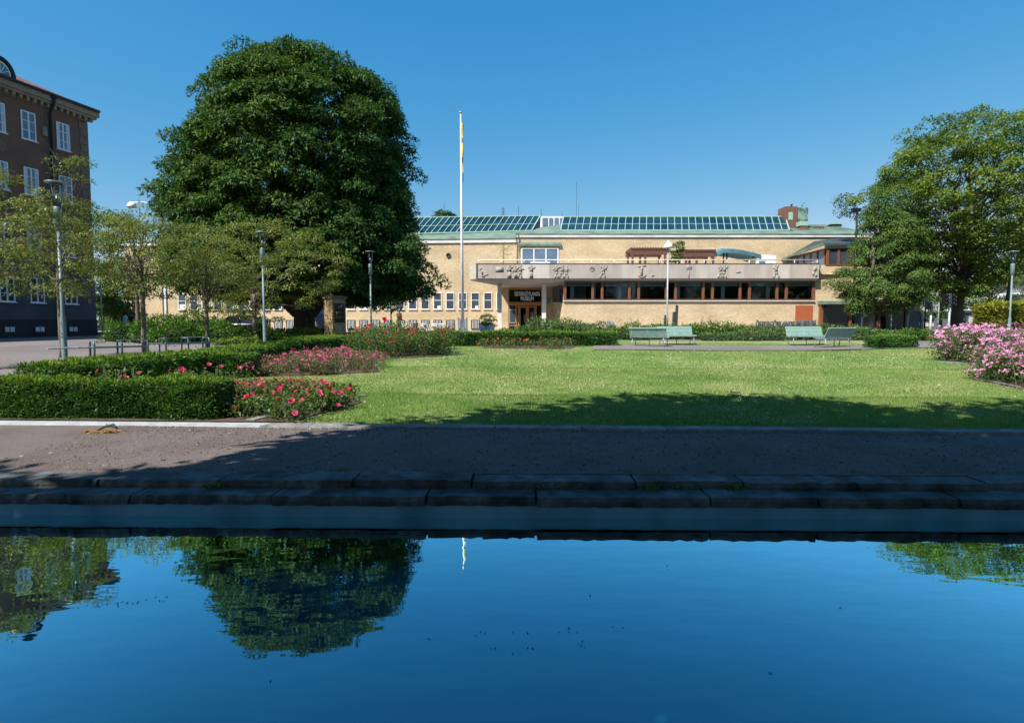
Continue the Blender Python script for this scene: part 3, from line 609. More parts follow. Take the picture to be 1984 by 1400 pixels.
for u, s_ in ((353, .5), (860, .3), (921, .28), (695, .25), (721, .3), (748, .55)):  # things seen standing inside the panes
    a = min(wa, key=lambda q: abs(q - wing_a(u))); b = MB(WM); b.box(a - .30, a + (.30 if s_ > .4 else .02), .023, .03, zb1 + .08, zb1 + .08 + s_); b.build('window_blind', M['roomlight'], mus)

# ---------------- entrance block
xs0, xs1 = xb, X(1575, YW)                                   # strip window
zh, zsill = Z(546.5, YW), Z(581, YW); zbal0, zbal1 = Z(539.5, YB), Z(511.5, YB)
XR = X(1592, YW)
b = MB()
b.box(xs0, XR, YW, YW + .3, 1.2, zsill - .06); b.box(xs1, XR, YW, YW + .3, zsill - .06, zbal1 - .35)
b.box(xs0, xs1, YW, YW + .3, zh + .08, zbal1 - .35)
b.box(XR, xr, YW - .002, YW + .3, Z(584, YW), Z(513, YW)); b.box(XR, X(1594, YW), YW - .002, YW + .3, 1.2, Z(584, YW)); b.box(X(1752, YW), xr, YW - .002, YW + .3, 1.2, Z(584, YW))
b.add([(xb, YW + .002, 1.2), (xb, YW + .002, 6.2), (X(1070, 54.5), 54.5, 6.2), (X(1070, 54.5), 54.5, 1.2)], [(0, 1, 2, 3)])
b.box(xr - .3, xr, YW + .3, YU + 12, 1.2, zu0 - .01)
b.build('brick_wall', M['brick'], mus)
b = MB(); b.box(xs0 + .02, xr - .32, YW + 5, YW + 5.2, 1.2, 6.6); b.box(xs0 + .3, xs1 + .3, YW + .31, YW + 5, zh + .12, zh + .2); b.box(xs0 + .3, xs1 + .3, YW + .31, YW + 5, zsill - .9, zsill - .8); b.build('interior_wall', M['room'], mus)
b = MB()
for u in (1108, 1150, 1200, 1227, 1313, 1400, 1487, 1572): b.box(X(u - 3.5, YW + .45), X(u + 3.5, YW + .45), YW + .45, YW + .7, zsill - .8, zh + .12)
b.box(X(1105, YW + 2.5), X(1135, YW + 2.5), YW + 2.5, YW + 2.6, zsill - .5, zh - .2)
b.lathe([(.18, 0), (.2, .2), (.1, .42), (.12, .5)], (X(1544, YW + .5), YW + .5, zsill - .03), 12)
b.build('interior_column', M['roomlight'], mus)
b = MB(); posts = [1094.5, 1147.7, 1166] + [v for k in range(6) for v in (1218.5 + 71.3 * k, 1236.6 + 71.3 * k)]
posts = [p for p in posts if p < 1570] + [1574]
for u in posts: x = X(u, YW); b.box(x - .11, x + .11, YW - .10, YW + .12, zsill + .07, zh - .05)
b.box(xs0 - .02, xs1 + .02, YW - .10, YW + .12, zsill - .06, zsill + .07); b.box(xs0 - .02, xs1 + .02, YW - .10, YW + .12, zh - .05, zh + .08)
sw = b.build('strip_window', M['wood'], mus)
b = MB(); b.box(xs0 + .06, xs1 - .06, YW + .02, YW + .035, zsill + .05, zh - .03); b.build('pane', M['glass'], sw)
b = MB(); b.box(xs0 - .1, xs1 + .1, YW - .16, YW - .003, zsill - .12, zsill - .063); b.build('window_sill', M['white'], mus)
b = MB()
for i in range(0, len(posts) - 1):
    if posts[i + 1] - posts[i] > 30: b.box(X(posts[i], YW) + .15, X(posts[i + 1], YW) - .15, YW + .14, YW + .17, zh - .36, zh)
b.build('roller_blind', M['blind'], mus)
# balcony: parapet, chamfered end, sloping soffit, deck
xL, xRb = X(926, YB), X(1584, YB); c0 = (X(909.5, 50.7), 50.7)
b = MB(); b.box(xL, xRb, YB, YB + .25, zbal0, zbal1)
b.prism([(c0[0], c0[1], zbal0), (xL - .12, YB + .02, zbal0), (xL - .12, YB + .27, zbal0), (c0[0] + .2, c0[1] + .1, zbal0)], (0, 0, zbal1 - zbal0))
b.box(xRb - .25, xRb, YB + .25, YW - .002, zbal0, zbal1)
par = b.build('parapet', M['stone'], mus)
b = MB(); b.box(xL - .14, xL - .002, YB - .01, YB + .26, zbal0 + .02, zbal1 - .01); b.build('parapet_joint', M['plinth'], par)
b = MB(); b.box(xL - .15, xRb + .05, YB - .04, YB + .3, zbal1 + .002, zbal1 + .05); b.box(xL - .1, xRb + .04, YB - .03, YB + .2, zbal0 - .05, zbal0 - .003); b.build('parapet_cap', M['darkroof'], par)
b = MB(); zl_ = Z(553, 52)
fr_ = [(c0[0], c0[1], zbal0 - .055), (xL - .1, YB + .05, zbal0 - .055), (xRb, YB + .05, zbal0 - .055)]
bk_ = [(X(963, 52), 52.0, zl_), (X(985, 52), 52, zl_), (xRb, YW + .02, zh + .085)]
b.add(fr_ + bk_ + [(X(963, 52), 57.38, zl_), (xb + 2, 57.38, zl_), (xb, 52, zl_), (xb, YW, zh + .085)], [(0, 1, 4, 3), (1, 2, 5, 9), (1, 9, 8, 4), (3, 4, 8, 7, 6)])
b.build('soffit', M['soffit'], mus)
b = MB(); b.add([(c0[0] + .1, c0[1], 6.5), (xL, YB + .2, 6.5), (xRb - .1, YB + .2, 6.5), (xr, YW + .2, 6.5), (xr, YU, 6.5), (X(963, 52), YU, 6.5), (X(963, 52), 52, 6.5)], [(0, 1, 2, 3, 4, 5, 6)])
b.build('terrace_deck', M['soffit'], mus)
b = MB()
zr_ = Z(503.5, YB + .15)
b.tube([(xL + .1, YB + .15, zr_), (xRb - .1, YB + .15, zr_)], .045, 8)
for i in range(16): x = xL + .1 + (xRb - xL - .2) * i / 15; b.tube([(x, YB + .15, zbal1), (x, YB + .15, zr_)], .035, 6)
b.tube([(xL + .1, YB + .15, zr_), (c0[0] + .3, c0[1] + .1, zbal1 + .1)], .03, 6)
b.build('railing', M['white'], mus)
stones = [mat('panel_stone', tuple(q * k for q in c), .8, tuple(q * k * 1.22 for q in c), 1.1, detail=8, bump=.2, stretch=(1.4, 1, .5)) for c, k in (((.44, .39, .345), 1.0), ((.42, .37, .33), .88), ((.47, .425, .38), 1.06), ((.43, .365, .32), .95))]
xq = xL + .01; random.seed(21)
while xq < xRb - .6:
    wq = min(random.choice([1.5, 2.0, 2.4]), xRb - .02 - xq); b = MB(); b.box(xq + .008, xq + wq - .008, YB - .012, YB - .0005, zbal0 + .012, zbal1 - .012); b.build('stone_panel', random.choice(stones), par); xq += wq
# low relief figures carved on the parapet
def relief_figure(u, kind):
    x = X(u, YB); z0, z1 = zbal0 + .06, zbal1 - .1; h = z1 - z0; b = MB(); b.smooth = True; d = YB - .0125
    def blob(cx, cz, rx, rz):
        n = 10; vs = [(cx, d - .065, cz)] + [(cx + rx * math.cos(6.283 * k / n), d - .034, cz + rz * math.sin(6.283 * k / n)) for k in range(n)] + [(cx + rx * 1.1 * math.cos(6.283 * k / n), d - .001, cz + rz * 1.1 * math.sin(6.283 * k / n)) for k in range(n)]
        b.add(vs, [(0, 1 + k, 1 + (k + 1) % n) for k in range(n)] + [(1 + k, 11 + k, 11 + (k + 1) % n, 1 + (k + 1) % n) for k in range(n)])
    def limb(p, q, r=.06):
        (x0, y0), (x1, y1) = p, q; dx, dy = x1 - x0, y1 - y0; L = math.hypot(dx, dy) + 1e-6; r *= 1.35; sx, sy = -dy / L * r, dx / L * r
        vs = [(x0 + sx, d - .001, y0 + sy), (x0 + sx * .4, d - .05, y0 + sy * .4), (x0 - sx * .4, d - .05, y0 - sy * .4), (x0 - sx, d - .001, y0 - sy)]
        vs += [(x1 + sx * .7, d - .001, y1 + sy * .7), (x1 + sx * .3, d - .045, y1 + sy * .3), (x1 - sx * .3, d - .045, y1 - sy * .3), (x1 - sx * .7, d - .001, y1 - sy * .7)]
        b.add(vs, [(0, 1, 5, 4), (1, 2, 6, 5), (2, 3, 7, 6), (4, 5, 6, 7), (3, 2, 1, 0)])
    def man(cx, lean=0, stride=.14, robe=False, sc=1):
        H = h * sc; hip = (cx + lean * .1, z0 + H * .48); nk = (cx + lean * .25, z0 + H * .84)
        blob(cx + lean * .3, z0 + H * .94, H * .06, H * .075); limb(hip, nk, H * .13); blob((hip[0] + nk[0]) / 2, z0 + H * .68, H * .12, H * .18)
        if robe: limb((cx + .02, z0), hip, H * .13); limb((cx - .06, z0), hip, H * .09)
        else:
            for s in (-1, 1): kx = cx + s * stride * .7; limb(hip, (kx, z0 + H * .25), H * .08); limb((kx, z0 + H * .25), (cx + s * stride * 1.5, z0), H * .06)
        for s, up in ((-1, random.uniform(-.30, .25)), (1, random.uniform(-.3, .35))):
            q_ = random.uniform(.08, .18); el = (nk[0] + s * H * q_, nk[1] - H * random.uniform(.02, .18)); limb(nk, el, H * .05); limb(el, (el[0] + s * H * .12, el[1] + up * H), H * .045)
    if kind == 'man': man(x, random.uniform(-.4, .4), .17)
    elif kind == 'robe': man(x, .1, .1, True)
    elif kind == 'trio':
        for k in (-.45, -.02, .40): man(x + k, random.uniform(-.5, .6), random.uniform(.08, .24), sc=random.uniform(.86, 1))
    elif kind == 'pair': man(x - .16, -.15, .1, True, .92); man(x + .20, .25, .12, False, 1)
    elif kind == 'ring':
        for k in range(12): a, a2 = 6.283 * k / 12, 6.283 * (k + 1) / 12; limb((x + .19 * math.cos(a), z0 + h * .72 + .19 * math.sin(a)), (x + .19 * math.cos(a2), z0 + h * .72 + .19 * math.sin(a2)), .04)
        limb((x - .15, z0 + h * .72), (x + .15, z0 + h * .76), .03)
    elif kind == 'kneel': blob(x - .08, z0 + h * .72, .12, .1); limb((x, z0 + h * .62), (x + .1, z0 + h * .25), .09); limb((x - .1, z0 + h * .2), (x + .25, z0 + .06), .05); limb((x + .05, z0 + .1), (x + .6, z0 + h * .3), .025); limb((x - .2, z0 + h * .66), (x, z0 + h * .6), .05)
    elif kind == 'bloom': blob(x, z0 + h * .84, .26, .17); limb((x + .02, z0), (x, z0 + h * .8), .03); blob(x - .12, z0 + h * .72, .1, .09); blob(x + .14, z0 + h * .74, .1, .08)
    elif kind == 'anchor': limb((x, z0 + h * .15), (x, z0 + h * .95), .1); limb((x - .35, z0 + h * .9), (x + .38, z0 + h * .95), .06); limb((x - .35, z0 + h * .25), (x - .1, z0 + .06), .07); limb((x - .1, z0 + .06), (x + .3, z0 + .1), .07); limb((x + .3, z0 + .1), (x + .38, z0 + h * .3), .06); blob(x, z0 + h * .7, .12, .14)
    elif kind == 'stone': blob(x, z0 + h * .2, .13, .1)
    elif kind == 'fish': limb((x - .2, z0 + h * .42), (x + .2, z0 + h * .48), .05); limb((x - .1, z0 + h * .4), (x - .02, z0 + h * .5), .06)
    elif kind == 'tablet': b.box(x - .35, x + .35, YB - .035, YB - .0125, z0 + h * .45, z0 + h * .85)
    elif kind == 'wall': blob(x, z0 + h * .7, .16, .2); blob(x - .1, z0 + h * .35, .14, .2); blob(x + .1, z0 + h * .2, .14, .15)
    b.build('relief_figure', M['relief'], par)
random.seed(3)
for u, k in ((933, 'kneel'), (968, 'tablet'), (987, 'robe'), (1003, 'pair'), (1029, 'robe'), (1088, 'trio'), (1146, 'ring'), (1167, 'man'), (1242, 'anchor'), (1263, 'stone'), (1333, 'bloom'), (1400, 'man'), (1429, 'fish'), (1502, 'man'), (1576, 'wall'), (1395, 'man')):
    relief_figure(u, k)
# entrance: columns, piers, glazed front
b = MB(); Yc = 51.2
for u0, u1 in ((964, 972), (1050, 1058)):
    b = MB(); b.box(X(u0, Yc), X(u1, Yc), Yc, Yc + .4, 1.3, Z(552, Yc) + .1); b.build('column', M['column'], mus)
YE = 55.0; ez0 = zt(0, 55) + .06
b = MB(); b.box(X(971, YE), X(985, YE), YE - .1, 57.4, 1.2, zl_); b.build('brick_pier', M['brick'], mus)
b = MB(); b.box(X(1055, YE), X(1071, YE), YE - .6, 57.4, 1.2, zl_); b.build('brick_pier', M['brick'], mus)
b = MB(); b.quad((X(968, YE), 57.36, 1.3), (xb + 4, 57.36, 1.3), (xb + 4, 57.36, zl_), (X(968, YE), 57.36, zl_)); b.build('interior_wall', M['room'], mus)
ex0, ex1 = X(985, YE), X(1050.5, YE); zt0, zt1_ = Z(592, YE), Z(585, YE)
b = MB(); b.box(ex0, ex1, YE - .06, YE + .1, zt0, zt1_); b.box(ex0, ex1, YE - .06, YE + .1, zl_ - .22, zl_ - .01)
for u in (985.5, 1000, 1005, 1022, 1038.5, 1050): x = X(u, YE); b.box(x - .07, x + .07, YE - .06, YE + .08, ez0, zt0)
for u in (985.5, 1050): x = X(u, YE); b.box(x - .06, x + .06, YE - .06, YE + .08, zt1_, zl_ - .22)
b.box(ex0, X(1000, YE) - .07, YE - .04, YE + .06, ez0 + .5, ez0 + .6)
ent = b.build('entrance_front', M['owood'], mus)
b = MB(); b.box(ex0 + .06, ex1 - .06, YE + .01, YE + .025, zt1_, zl_ - .22); b.box(ex0 + .07, ex1 - .07, YE + .01, YE + .025, ez0, zt0); b.build('pane', M['glass'], ent)
for u0, u1 in ((1006, 1021), (1023, 1037.5)):
    x0, x1 = X(u0, YE), X(u1, YE); b = MB()
    b.box(x0, x0 + .12, YE - .05, YE + .02, ez0, zt0 - .06); b.box(x1 - .12, x1, YE - .05, YE + .02, ez0, zt0 - .06); b.box(x0 + .12, x1 - .12, YE - .05, YE + .02, zt0 - .2, zt0 - .06); b.box(x0 + .12, x1 - .12, YE - .05, YE + .02, ez0, ez0 + .3)
    d = b.build('door', M['owood'], mus); b = MB(); xh = x1 - .2 if u0 < 1010 else x0 + .2; b.tube([(xh, YE - .1, ez0 + .9), (xh, YE - .1, ez0 + 1.35)], .025, 8); b.tube([(xh, YE - .1, ez0 + 1.1), (xh, YE - .04, ez0 + 1.1)], .02, 6); b.build('handle', M['greym'], d)
b = MB(); b.box(X(987, YE - .1), X(999, YE - .1), YE - .12, YE - .07, Z(626, YE), Z(599, YE)); pp = b.build('poster_board', M['greym'], mus)
b = MB(); b.box(X(988, YE - .1), X(998, YE - .1), YE - .128, YE - .122, Z(624, YE), Z(601, YE)); b.build('poster', M['dglass'], pp)
def letters(txt, x, y, z, width, height, m, parent, name='sign_lettering', depth=.03, align='LEFT', track=1.0, bold=0.0):
    cu = bpy.data.curves.new(name, 'FONT'); cu.body = txt; cu.extrude = depth; cu.size = 1; cu.align_x = 'LEFT'; cu.space_character = track; cu.offset = bold
    o = bpy.data.objects.new(name, cu); C.objects.link(o)
    bpy.context.view_layer.update(); dm = o.dimensions.copy()
    me = bpy.data.meshes.new_from_object(o.evaluated_get(bpy.context.evaluated_depsgraph_get()))
    bpy.data.objects.remove(o); me.name = name
    xs = [v.co.x for v in me.vertices]; ys = [v.co.y for v in me.vertices if True]; x0, x1, y1 = min(xs), max(xs), max(ys); y0 = 0.0
    for v in me.vertices:
        q = v.co.copy(); v.co = (x + (q.x - x0) / (x1 - x0) * width, y - q.z, z + (q.y - y0) / (y1 - y0) * height)
    me.materials.clear(); return link_mesh(name, me, m, parent)
Ys = YE - .1
signw = mat('white_letter_glow', (.85, .86, .84), .5); signw.node_tree.nodes['Principled BSDF'].inputs['Emission Color'].default_value = (.85, .93, 1, 1); signw.node_tree.nodes['Principled BSDF'].inputs['Emission Strength'].default_value = .06  # faint glow added so the letters read white in the shaded entrance
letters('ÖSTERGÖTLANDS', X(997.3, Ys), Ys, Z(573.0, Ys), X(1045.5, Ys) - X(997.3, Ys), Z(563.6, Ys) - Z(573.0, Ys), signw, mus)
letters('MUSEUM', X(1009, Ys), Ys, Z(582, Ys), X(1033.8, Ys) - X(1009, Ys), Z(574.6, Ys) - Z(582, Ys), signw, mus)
# dark window, plaque and box on the oblique side wall
def on_side(u, v):                                          # point on the oblique wall between (xb,YW) and (x1070,54.5)
    A, B = Vector((xb, YW)), Vector((X(1070, 54.5), 54.5)); c = (u - 992) / F_PX / (CP - (v - 700) / F_PX * SP)
    k = (A.x - c * A.y) / (c * (B.y - A.y) - (B.x - A.x)); q = A.lerp(B, k); return P(u, v, q.y)
off = Vector((-.95, -.12, 0)) * .03
b = MB(); b.add([on_side(1071, 585) + off, on_side(1091, 586) + off, on_side(1091, 552) + off, on_side(1071, 553.5) + off], [(0, 1, 2, 3)]); b.build('side_window', M['dglass'], mus)
b = MB(); p = on_side(1085, 603) + off * 2; b.lathe([(.2, 0), (.2, -.05), (.16, -.06)], (p.x, p.y, p.z), 18, 'Y'); b.build('wall_plaque', M['greym'], mus)
b = MB(); b.box(X(1060, 54.3), X(1066, 54.3), 54.3, 54.39, Z(588, 54.3), Z(576, 54.3)); b.build('letter_box', M['grnmetal'], mus)
# terrace window with copper hood
Yt = YU - .003; b = MB(); x0, x1, z0, z1 = X(1011, Yt), X(1080.5, Yt), 6.6, Z(480.5, Yt)
for k in range(4): x = x0 + (x1 - x0) * k / 3; b.box(x - .06, x + .06, Yt - .08, Yt, z0, z1)
b.box(x0 - .06, x1 + .06, Yt - .081, Yt, z1 - .1, z1 + .02); tw = b.build('terrace_window', M['white'], mus)
b = MB(); b.box(x0, x1, Yt - .03, Yt - .005, z0, z1 - .1); b.build('pane', M['bglass'], tw)
b = MB(); b.prism([(X(1006, Yt), Yt - .22, Z(477, Yt)), (X(1006, Yt), Yt, Z(477, Yt)), (X(1006, Yt), Yt, Z(471, Yt) + .1), (X(1006, Yt), Yt - .22, Z(473, Yt))], (X(1086, Yt) - X(1006, Yt), 0, 0)); b.build('window_hood', M['copper'], mus)
# right pavilion over the terrace
xp = X(1598, YW); ztop = Z(470, YW); b = MB()
zpw0, zpw1 = Z(512, YW), Z(482.5, YW)
b.box(xp - .15, xr, YW - .003, YW + .15, zpw1 + .06, Z(475, YW)); pf = b.build('roof_fascia', M['whitestone'], mus)
b = MB()
for u in (1600, 1621, 1643.5, 1666, 1690, 1712): x = X(u, YW); b.box(x - .1, x + .1, YW - .06, YW + .1, zpw0, zpw1)
b.box(xp - .1, xr, YW - .06, YW + .1, zpw0 - .08, zpw0); b.box(xp - .1, xr, YW - .06, YW + .1, zpw1, zpw1 + .06)
for (ua, ub) in ((1551, 1569),): pass
pw = b.build('pavilion_window', M['wood'], mus)
b = MB(); b.box(xp, xr, YW + .02, YW + .04, zpw0, zpw1); b.build('pane', M['dglass'], pw)
b = MB(); b.box(xp, xp + .12, YW + .2, YU, 6.5, zpw1)                     # glazed side seen obliquely
side = b.build('pavilion_side', M['bglass'], mus)
b = MB()
for yy in (50.2, 51.4, 52.6, 53.8, 55.0, 56.2): b.box(xp - .08, xp + .14, yy, yy + .14, 6.5, zpw1)
b.box(xp - .07, xp + .13, 50.2, YU, zpw1 - .02, zpw1 + .1); b.build('side_frame', M['wood'], side)
b = MB(); b.add([(xp - .5, YW - .3, Z(475, YW) + .01), (xr, YW - .3, Z(475, YW) + .01), (xr, YU, Z(462, YU - 3)), (xp + 2.2, YU - 1, Z(461, YU - 3)), (xp - .5, YU, Z(503, YU)), (xp + 2.4, YW + 2.5, Z(460, YW + 2))], [(0, 1, 2, 3, 5), (0, 5, 3, 4)])
b.box(xp - .5, xr, YW - .32, YW - .2, Z(475, YW) - .02, Z(475, YW) + .09); b.build('pavilion_roof', M['darkroof'], mus)
b = MB(); b.tube([(xp - .5, YW - .3, Z(475, YW) + .06), (xp - .5, YU, Z(503, YU) + .05)], .13, 4); b.build('roof_edge', M['copper'], mus)
# ground floor shop front with copper canopy
Yf = 49.6; b = MB(); b.prism([(X(1588, Yf), Yf - .9, Z(590, Yf)), (X(1588, Yf), Yf + .4, Z(590, Yf)), (X(1588, Yf), Yf + .4, Z(582, Yf)), (X(1588, Yf), Yf - .9, Z(585, Yf))], (X(1766, Yf) - X(1588, Yf), 0, 0)); b.build('canopy', M['copper'], mus)
b = MB()
for u in (1592, 1648, 1703, 1757): x = X(u, Yf); b.box(x - .13, x + .13, Yf - .05, Yf + .25, 1.25, Z(590, Yf))
b.box(X(1592, Yf), X(1757, Yf), Yf - .02, Yf + .12, Z(600, Yf), Z(598, Yf)); sf = b.build('shop_window', M['wood'], mus)
b = MB(); b.box(X(1592, Yf), X(1757, Yf), Yf + .06, Yf + .08, 1.4, Z(590, Yf)); b.build('pane', M['shopglass'], sf)
b = MB(); b.box(X(1541, YW), X(1574, YW), YW - .05, YW - .002, 1.4, Z(591.5, YW)); b.build('shutter', M['shutter'], mus)

# ================================================================== LEFT BUILDING
LO = Vector((X(187, 42, 640), 42.0, 0)); le = Vector((-.281, -.96, 0)).normalized(); ln_ = Vector((.96, -.281, 0)).normalized()
LM = Matrix(((le.x, ln_.x, 0, LO.x), (le.y, ln_.y, 0, LO.y), (0, 0, 1, 0), (0, 0, 0, 1)))     # local: t along, d outward, z
lb = thing('apartment_building', 'brown rendered classical building with dark ground floor, white windows and tiled roof', 'building', (LO.x, LO.y, 1.25))
def lz(v, t=0.0): p = LM @ Vector((t, 0, 0)); return Z(v, p.y)
zg, zpl, zgf, zc0, zc1 = 1.0, lz(620), lz(515), lz(237), lz(215.5)
b = MB(LM); b.box(0, 30, -13, 0, zgf, zc0); b.build('wall', M['pavbrown'], lb)
b = MB(LM); b.box(-.02, 30, -13, .03, zpl, zgf - .12); b.build('ground_floor_wall', M['pavgrey'], lb)
b = MB(LM); b.box(-.05, 30, -13, .07, zg, zpl); b.build('plinth', M['plinth'], lb)
b = MB(LM); b.box(-.08, 30, -13, .16, zgf - .12, zgf + .12); b.build('string_course', M['plinth'], lb)
b = MB(LM); b.box(-.05, 30, -13, .05, zc0 - .0, zc0 + .35); b.box(-.55, 30, -13.4, .55, zc1 - .38, zc1); b.box(-.42, 30, -13.3, .42, zc1 - .55, zc1 - .38); b.box(-.1, 30, -13, .1, zc0 + .35, zc1 - .55)
co = b.build('cornice', M['cornice'], lb)
b = MB(LM); t_ = -.2
while t_ < 12: b.box(t_, t_ + .16, .1, .36, zc1 - .78, zc1 - .552); t_ += .42
b.build('dentil_frieze', M['cornice'], co)
for q0, q1 in ((-.03, .6), (2.35, 2.95)):
    b = MB(LM); z_ = zgf + .12; k = 0
    while z_ < zc0 - .1: b.box(q0, q1 - .06 * (k % 2), -.3 if q0 < 0 else 0, .035, z_ + .015, min(z_ + .52, zc0)); z_ += .54; k += 1
    b.build('quoin', M['quoin'], lb)
b = MB(LM); zt_ = zc1 + 3.6
A = [(-.55, .55, zc1 + .03), (30, .55, zc1 + .03), (30, -13.4, zc1 + .03), (-.55, -13.4, zc1 + .03), (6.4, -6.4, zt_), (30, -6.4, zt_)]
b.add(A, [(0, 1, 5, 4), (3, 0, 4), (2, 3, 4, 5)]); b.build('tiled_roof', M['tile'], lb)
b = MB(LM); b.tube([(-.5, .62, zc1 + .06), (30, .62, zc1 + .06)], .11, 8)
b.tube([(2.62, .62, zc1 + .02), (2.62, .5, zc1 - .5), (2.62, .16, zc0 - .3), (2.62, .14, zg + .2)], .10, 8); b.lathe([(.1, 0), (.2, .25), (.2, .4)], tuple(Vector((2.62, .5, zc1 - .4))), 10); b.build('downpipe', M['blackm'], lb)
def lwin(t, z0, z1, wd=.88, par=lb, name='window'):
    f = MB(LM); s = .07; h = wd / 2
    f.box(t - h, t - h + s, -.02, .06, z0, z1); f.box(t + h - s, t + h, -.02, .06, z0, z1); f.box(t - h + s, t + h - s, -.02, .06, z1 - s, z1); f.box(t - h + s, t + h - s, -.02, .06, z0, z0 + s)
    f.box(t - .045, t + .045, -.02, .055, z0 + s, z1 - s)
    for k in (1, 2):
        zz = z0 + (z1 - z0) * k / 3
        f.box(t - h + s, t - .045, -.02, .045, zz - .018, zz + .018); f.box(t + .045, t + h - s, -.02, .045, zz - .018, zz + .018)
    f.box(t - h - .06, t + h + .06, -.02, .15, z0 - .06, z0)
    o = f.build(name, M['white'], par); g = MB(LM); g.box(t - h + s, t + h - s, .008, .034, z0 + s, z1 - s); g.build('pane', M['bglass'] if z0 > 9 else M['dglass'], o)  # upper panes get the glass with sky reflection in its colour
    if random.random() > .35: return o
    g = MB(LM); g.box(t - h + s + .02, t - h + s + .16, .0345, .036, z0 + s, z1 - s); g.box(t + h - s - .16, t + h - s, .0345, .036, z0 + s, z1 - s); g.build('curtain', M['roomlight'] if z0 < 9 else M['shirtw'], o)
    return o
cols = [1.75, 3.95, 5.75, 7.9, 10.0]
rows = [(lz(291, 1.75), lz(239, 1.75)), (lz(392, 1.75), lz(342, 1.75)), (lz(499, 1.75), lz(449, 1.75)), (lz(589, 1.75), lz(543, 1.75))]
for t_ in cols:
    for (z0, z1) in rows: lwin(t_, z0, z1)
    f = MB(LM); zb_ = lz(643, 1.75); f.box(t_ - .33, t_ + .33, .06, .10, zb_, zb_ + .42); o = f.build('basement_window', M['plinth'], lb)
    g = MB(LM); g.box(t_ - .27, t_ - .03, .09, .12, zb_ + .05, zb_ + .37); g.box(t_ + .03, t_ + .27, .09, .12, zb_ + .05, zb_ + .37); g.build('pane', M['roomlight'], o)
b = MB(LM); b.box(2.85, 3.1, .03, .15, lz(264, 3), lz(246, 3)); b.build('wall_box', M['cornice'], lb)
b = MB(LM); b.lathe([(.42, 0), (.42, .05), (.34, .08), (.3, .05), (.22, .09), (.05, .12)], (5.75, 0, lz(281, 5.75)), 20, 'Y'); b.build('medallion', M['quoin'], lb)
b = MB(LM); b.box(.35, .62, .07, .09, lz(588, .5), lz(579, .5)); b.build('street_sign', M['cornice'], lb)
b = MB(LM); b.box(.36, .6, .07, .10, lz(583, .5) + .02, lz(579, .5)); b.build('notice', M['owood'], lb)
# arched dormer
b = MB(LM); td = 5.45; zd = zc1 + .30; n = 12; R_ = .80
arc = [(td + R_ * math.cos(math.pi * k / n), .0, zd + 1.12 * math.sin(math.pi * k / n)) for k in range(n + 1)]
b.prism(arc, (0, -3.2, 0)); dm = b.build('dormer', M['copper'], lb); dm.data.materials[0] = M['cornice']
b = MB(LM); ro = [(td + 1.1 * R_ * math.cos(math.pi * k / n), .1, zd + 1.19 * math.sin(math.pi * k / n)) for k in range(n + 1)]; ri = [(td + .82 * R_ * math.cos(math.pi * k / n), .1, zd + .95 * math.sin(math.pi * k / n)) for k in range(n + 1)]
for k in range(n): b.prism([ro[k], ro[k + 1], ri[k + 1], ri[k]], (0, -.25, 0))
b.box(td - .9, td + .9, -.15, .12, zd - .12, zd); b.build('dormer_rim', M['blackm'], dm)
b = MB(LM)
for k in (2, 4, 6, 8, 10): a = math.pi * k / n; b.tube([(td, .05, zd + .12), (td + .66 * R_ * math.cos(a), .05, zd + .78 * math.sin(a))], .025, 4)
b.tube([(td + .7 * R_ * math.cos(math.pi * k / n), .05, zd + .08 + .74 * math.sin(math.pi * k / n)) for k in range(n + 1)] , .05, 6); b.build('dormer_frame', M['white'], dm)
b = MB(LM); b.prism([(td + .66 * R_ * math.cos(math.pi * k / n), .02, zd + .08 + .70 * math.sin(math.pi * k / n)) for k in range(n + 1)], (0, .015, 0)); b.build('pane', M['bglass'], dm)

# ================================================================== VEGETATION
def clusters_to_leaves(cc, out, rc, n, L, asp, droop=.5, flat=.55, sub=1, up=.8, spread=1.0, ctint=.28):
    """cc: cluster centres, out: outward directions, rc: radii, n: leaves per cluster"""
    k = len(cc); idx = np.repeat(np.arange(k), n); N = len(idx)
    d = sph(N); d[:, 2] = np.where(d[:, 2] < -.25, -d[:, 2], d[:, 2])
    r = rng.uniform(.35, 1.0, N) ** .6
    pos = cc[idx] + d * (rc[idx] * r)[:, None] * np.array([1, 1, flat]) * spread
    pos[:, 2] -= droop * .35 * rc[idx] * (d[:, 0] ** 2 + d[:, 1] ** 2) * r
    hor = d * np.array([1, 1, 0]) + out[idx] * .5
    ax = nrmz(hor) + np.array([0, 0, -droop]) + rng.normal(0, .45, (N, 3))
    nm = np.array([0, 0, up]) + d * .6 + out[idx] * .3 + rng.normal(0, .4, (N, 3))
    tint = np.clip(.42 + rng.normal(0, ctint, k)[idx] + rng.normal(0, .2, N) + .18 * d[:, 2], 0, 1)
    Vs, Ts = [], []
    for s in range(sub):
        a2 = nrmz(ax) + (rng.normal(0, .55, (N, 3)) if sub > 1 else 0)
        V, _ = leaf_arrays(pos, a2, nm, L * rng.uniform(.65, 1.25, N), L * asp * rng.uniform(.7, 1.2, N)); Vs.append(V); Ts.append(tint)
    V = np.concatenate(Vs); return V, np.concatenate(Ts)
def foliage(name, V, T, m, parent=None):
    return np_mesh(name, V, np.arange(len(V)).reshape(-1, 4), m, parent, tint=T)
def bend(p, q, sag=.0, n=6, wob=.06):
    p, q = Vector(p), Vector(q); L = (q - p).length; out = []
    for i in range(n + 1):
        k = i / n; v = p.lerp(q, k); v.z += math.sin(k * math.pi) * sag * L
        if 0 < i < n: v += Vector((random.uniform(-1, 1), random.uniform(-1, 1), random.uniform(-1, 1))) * L * wob
        out.append(v)
    return out
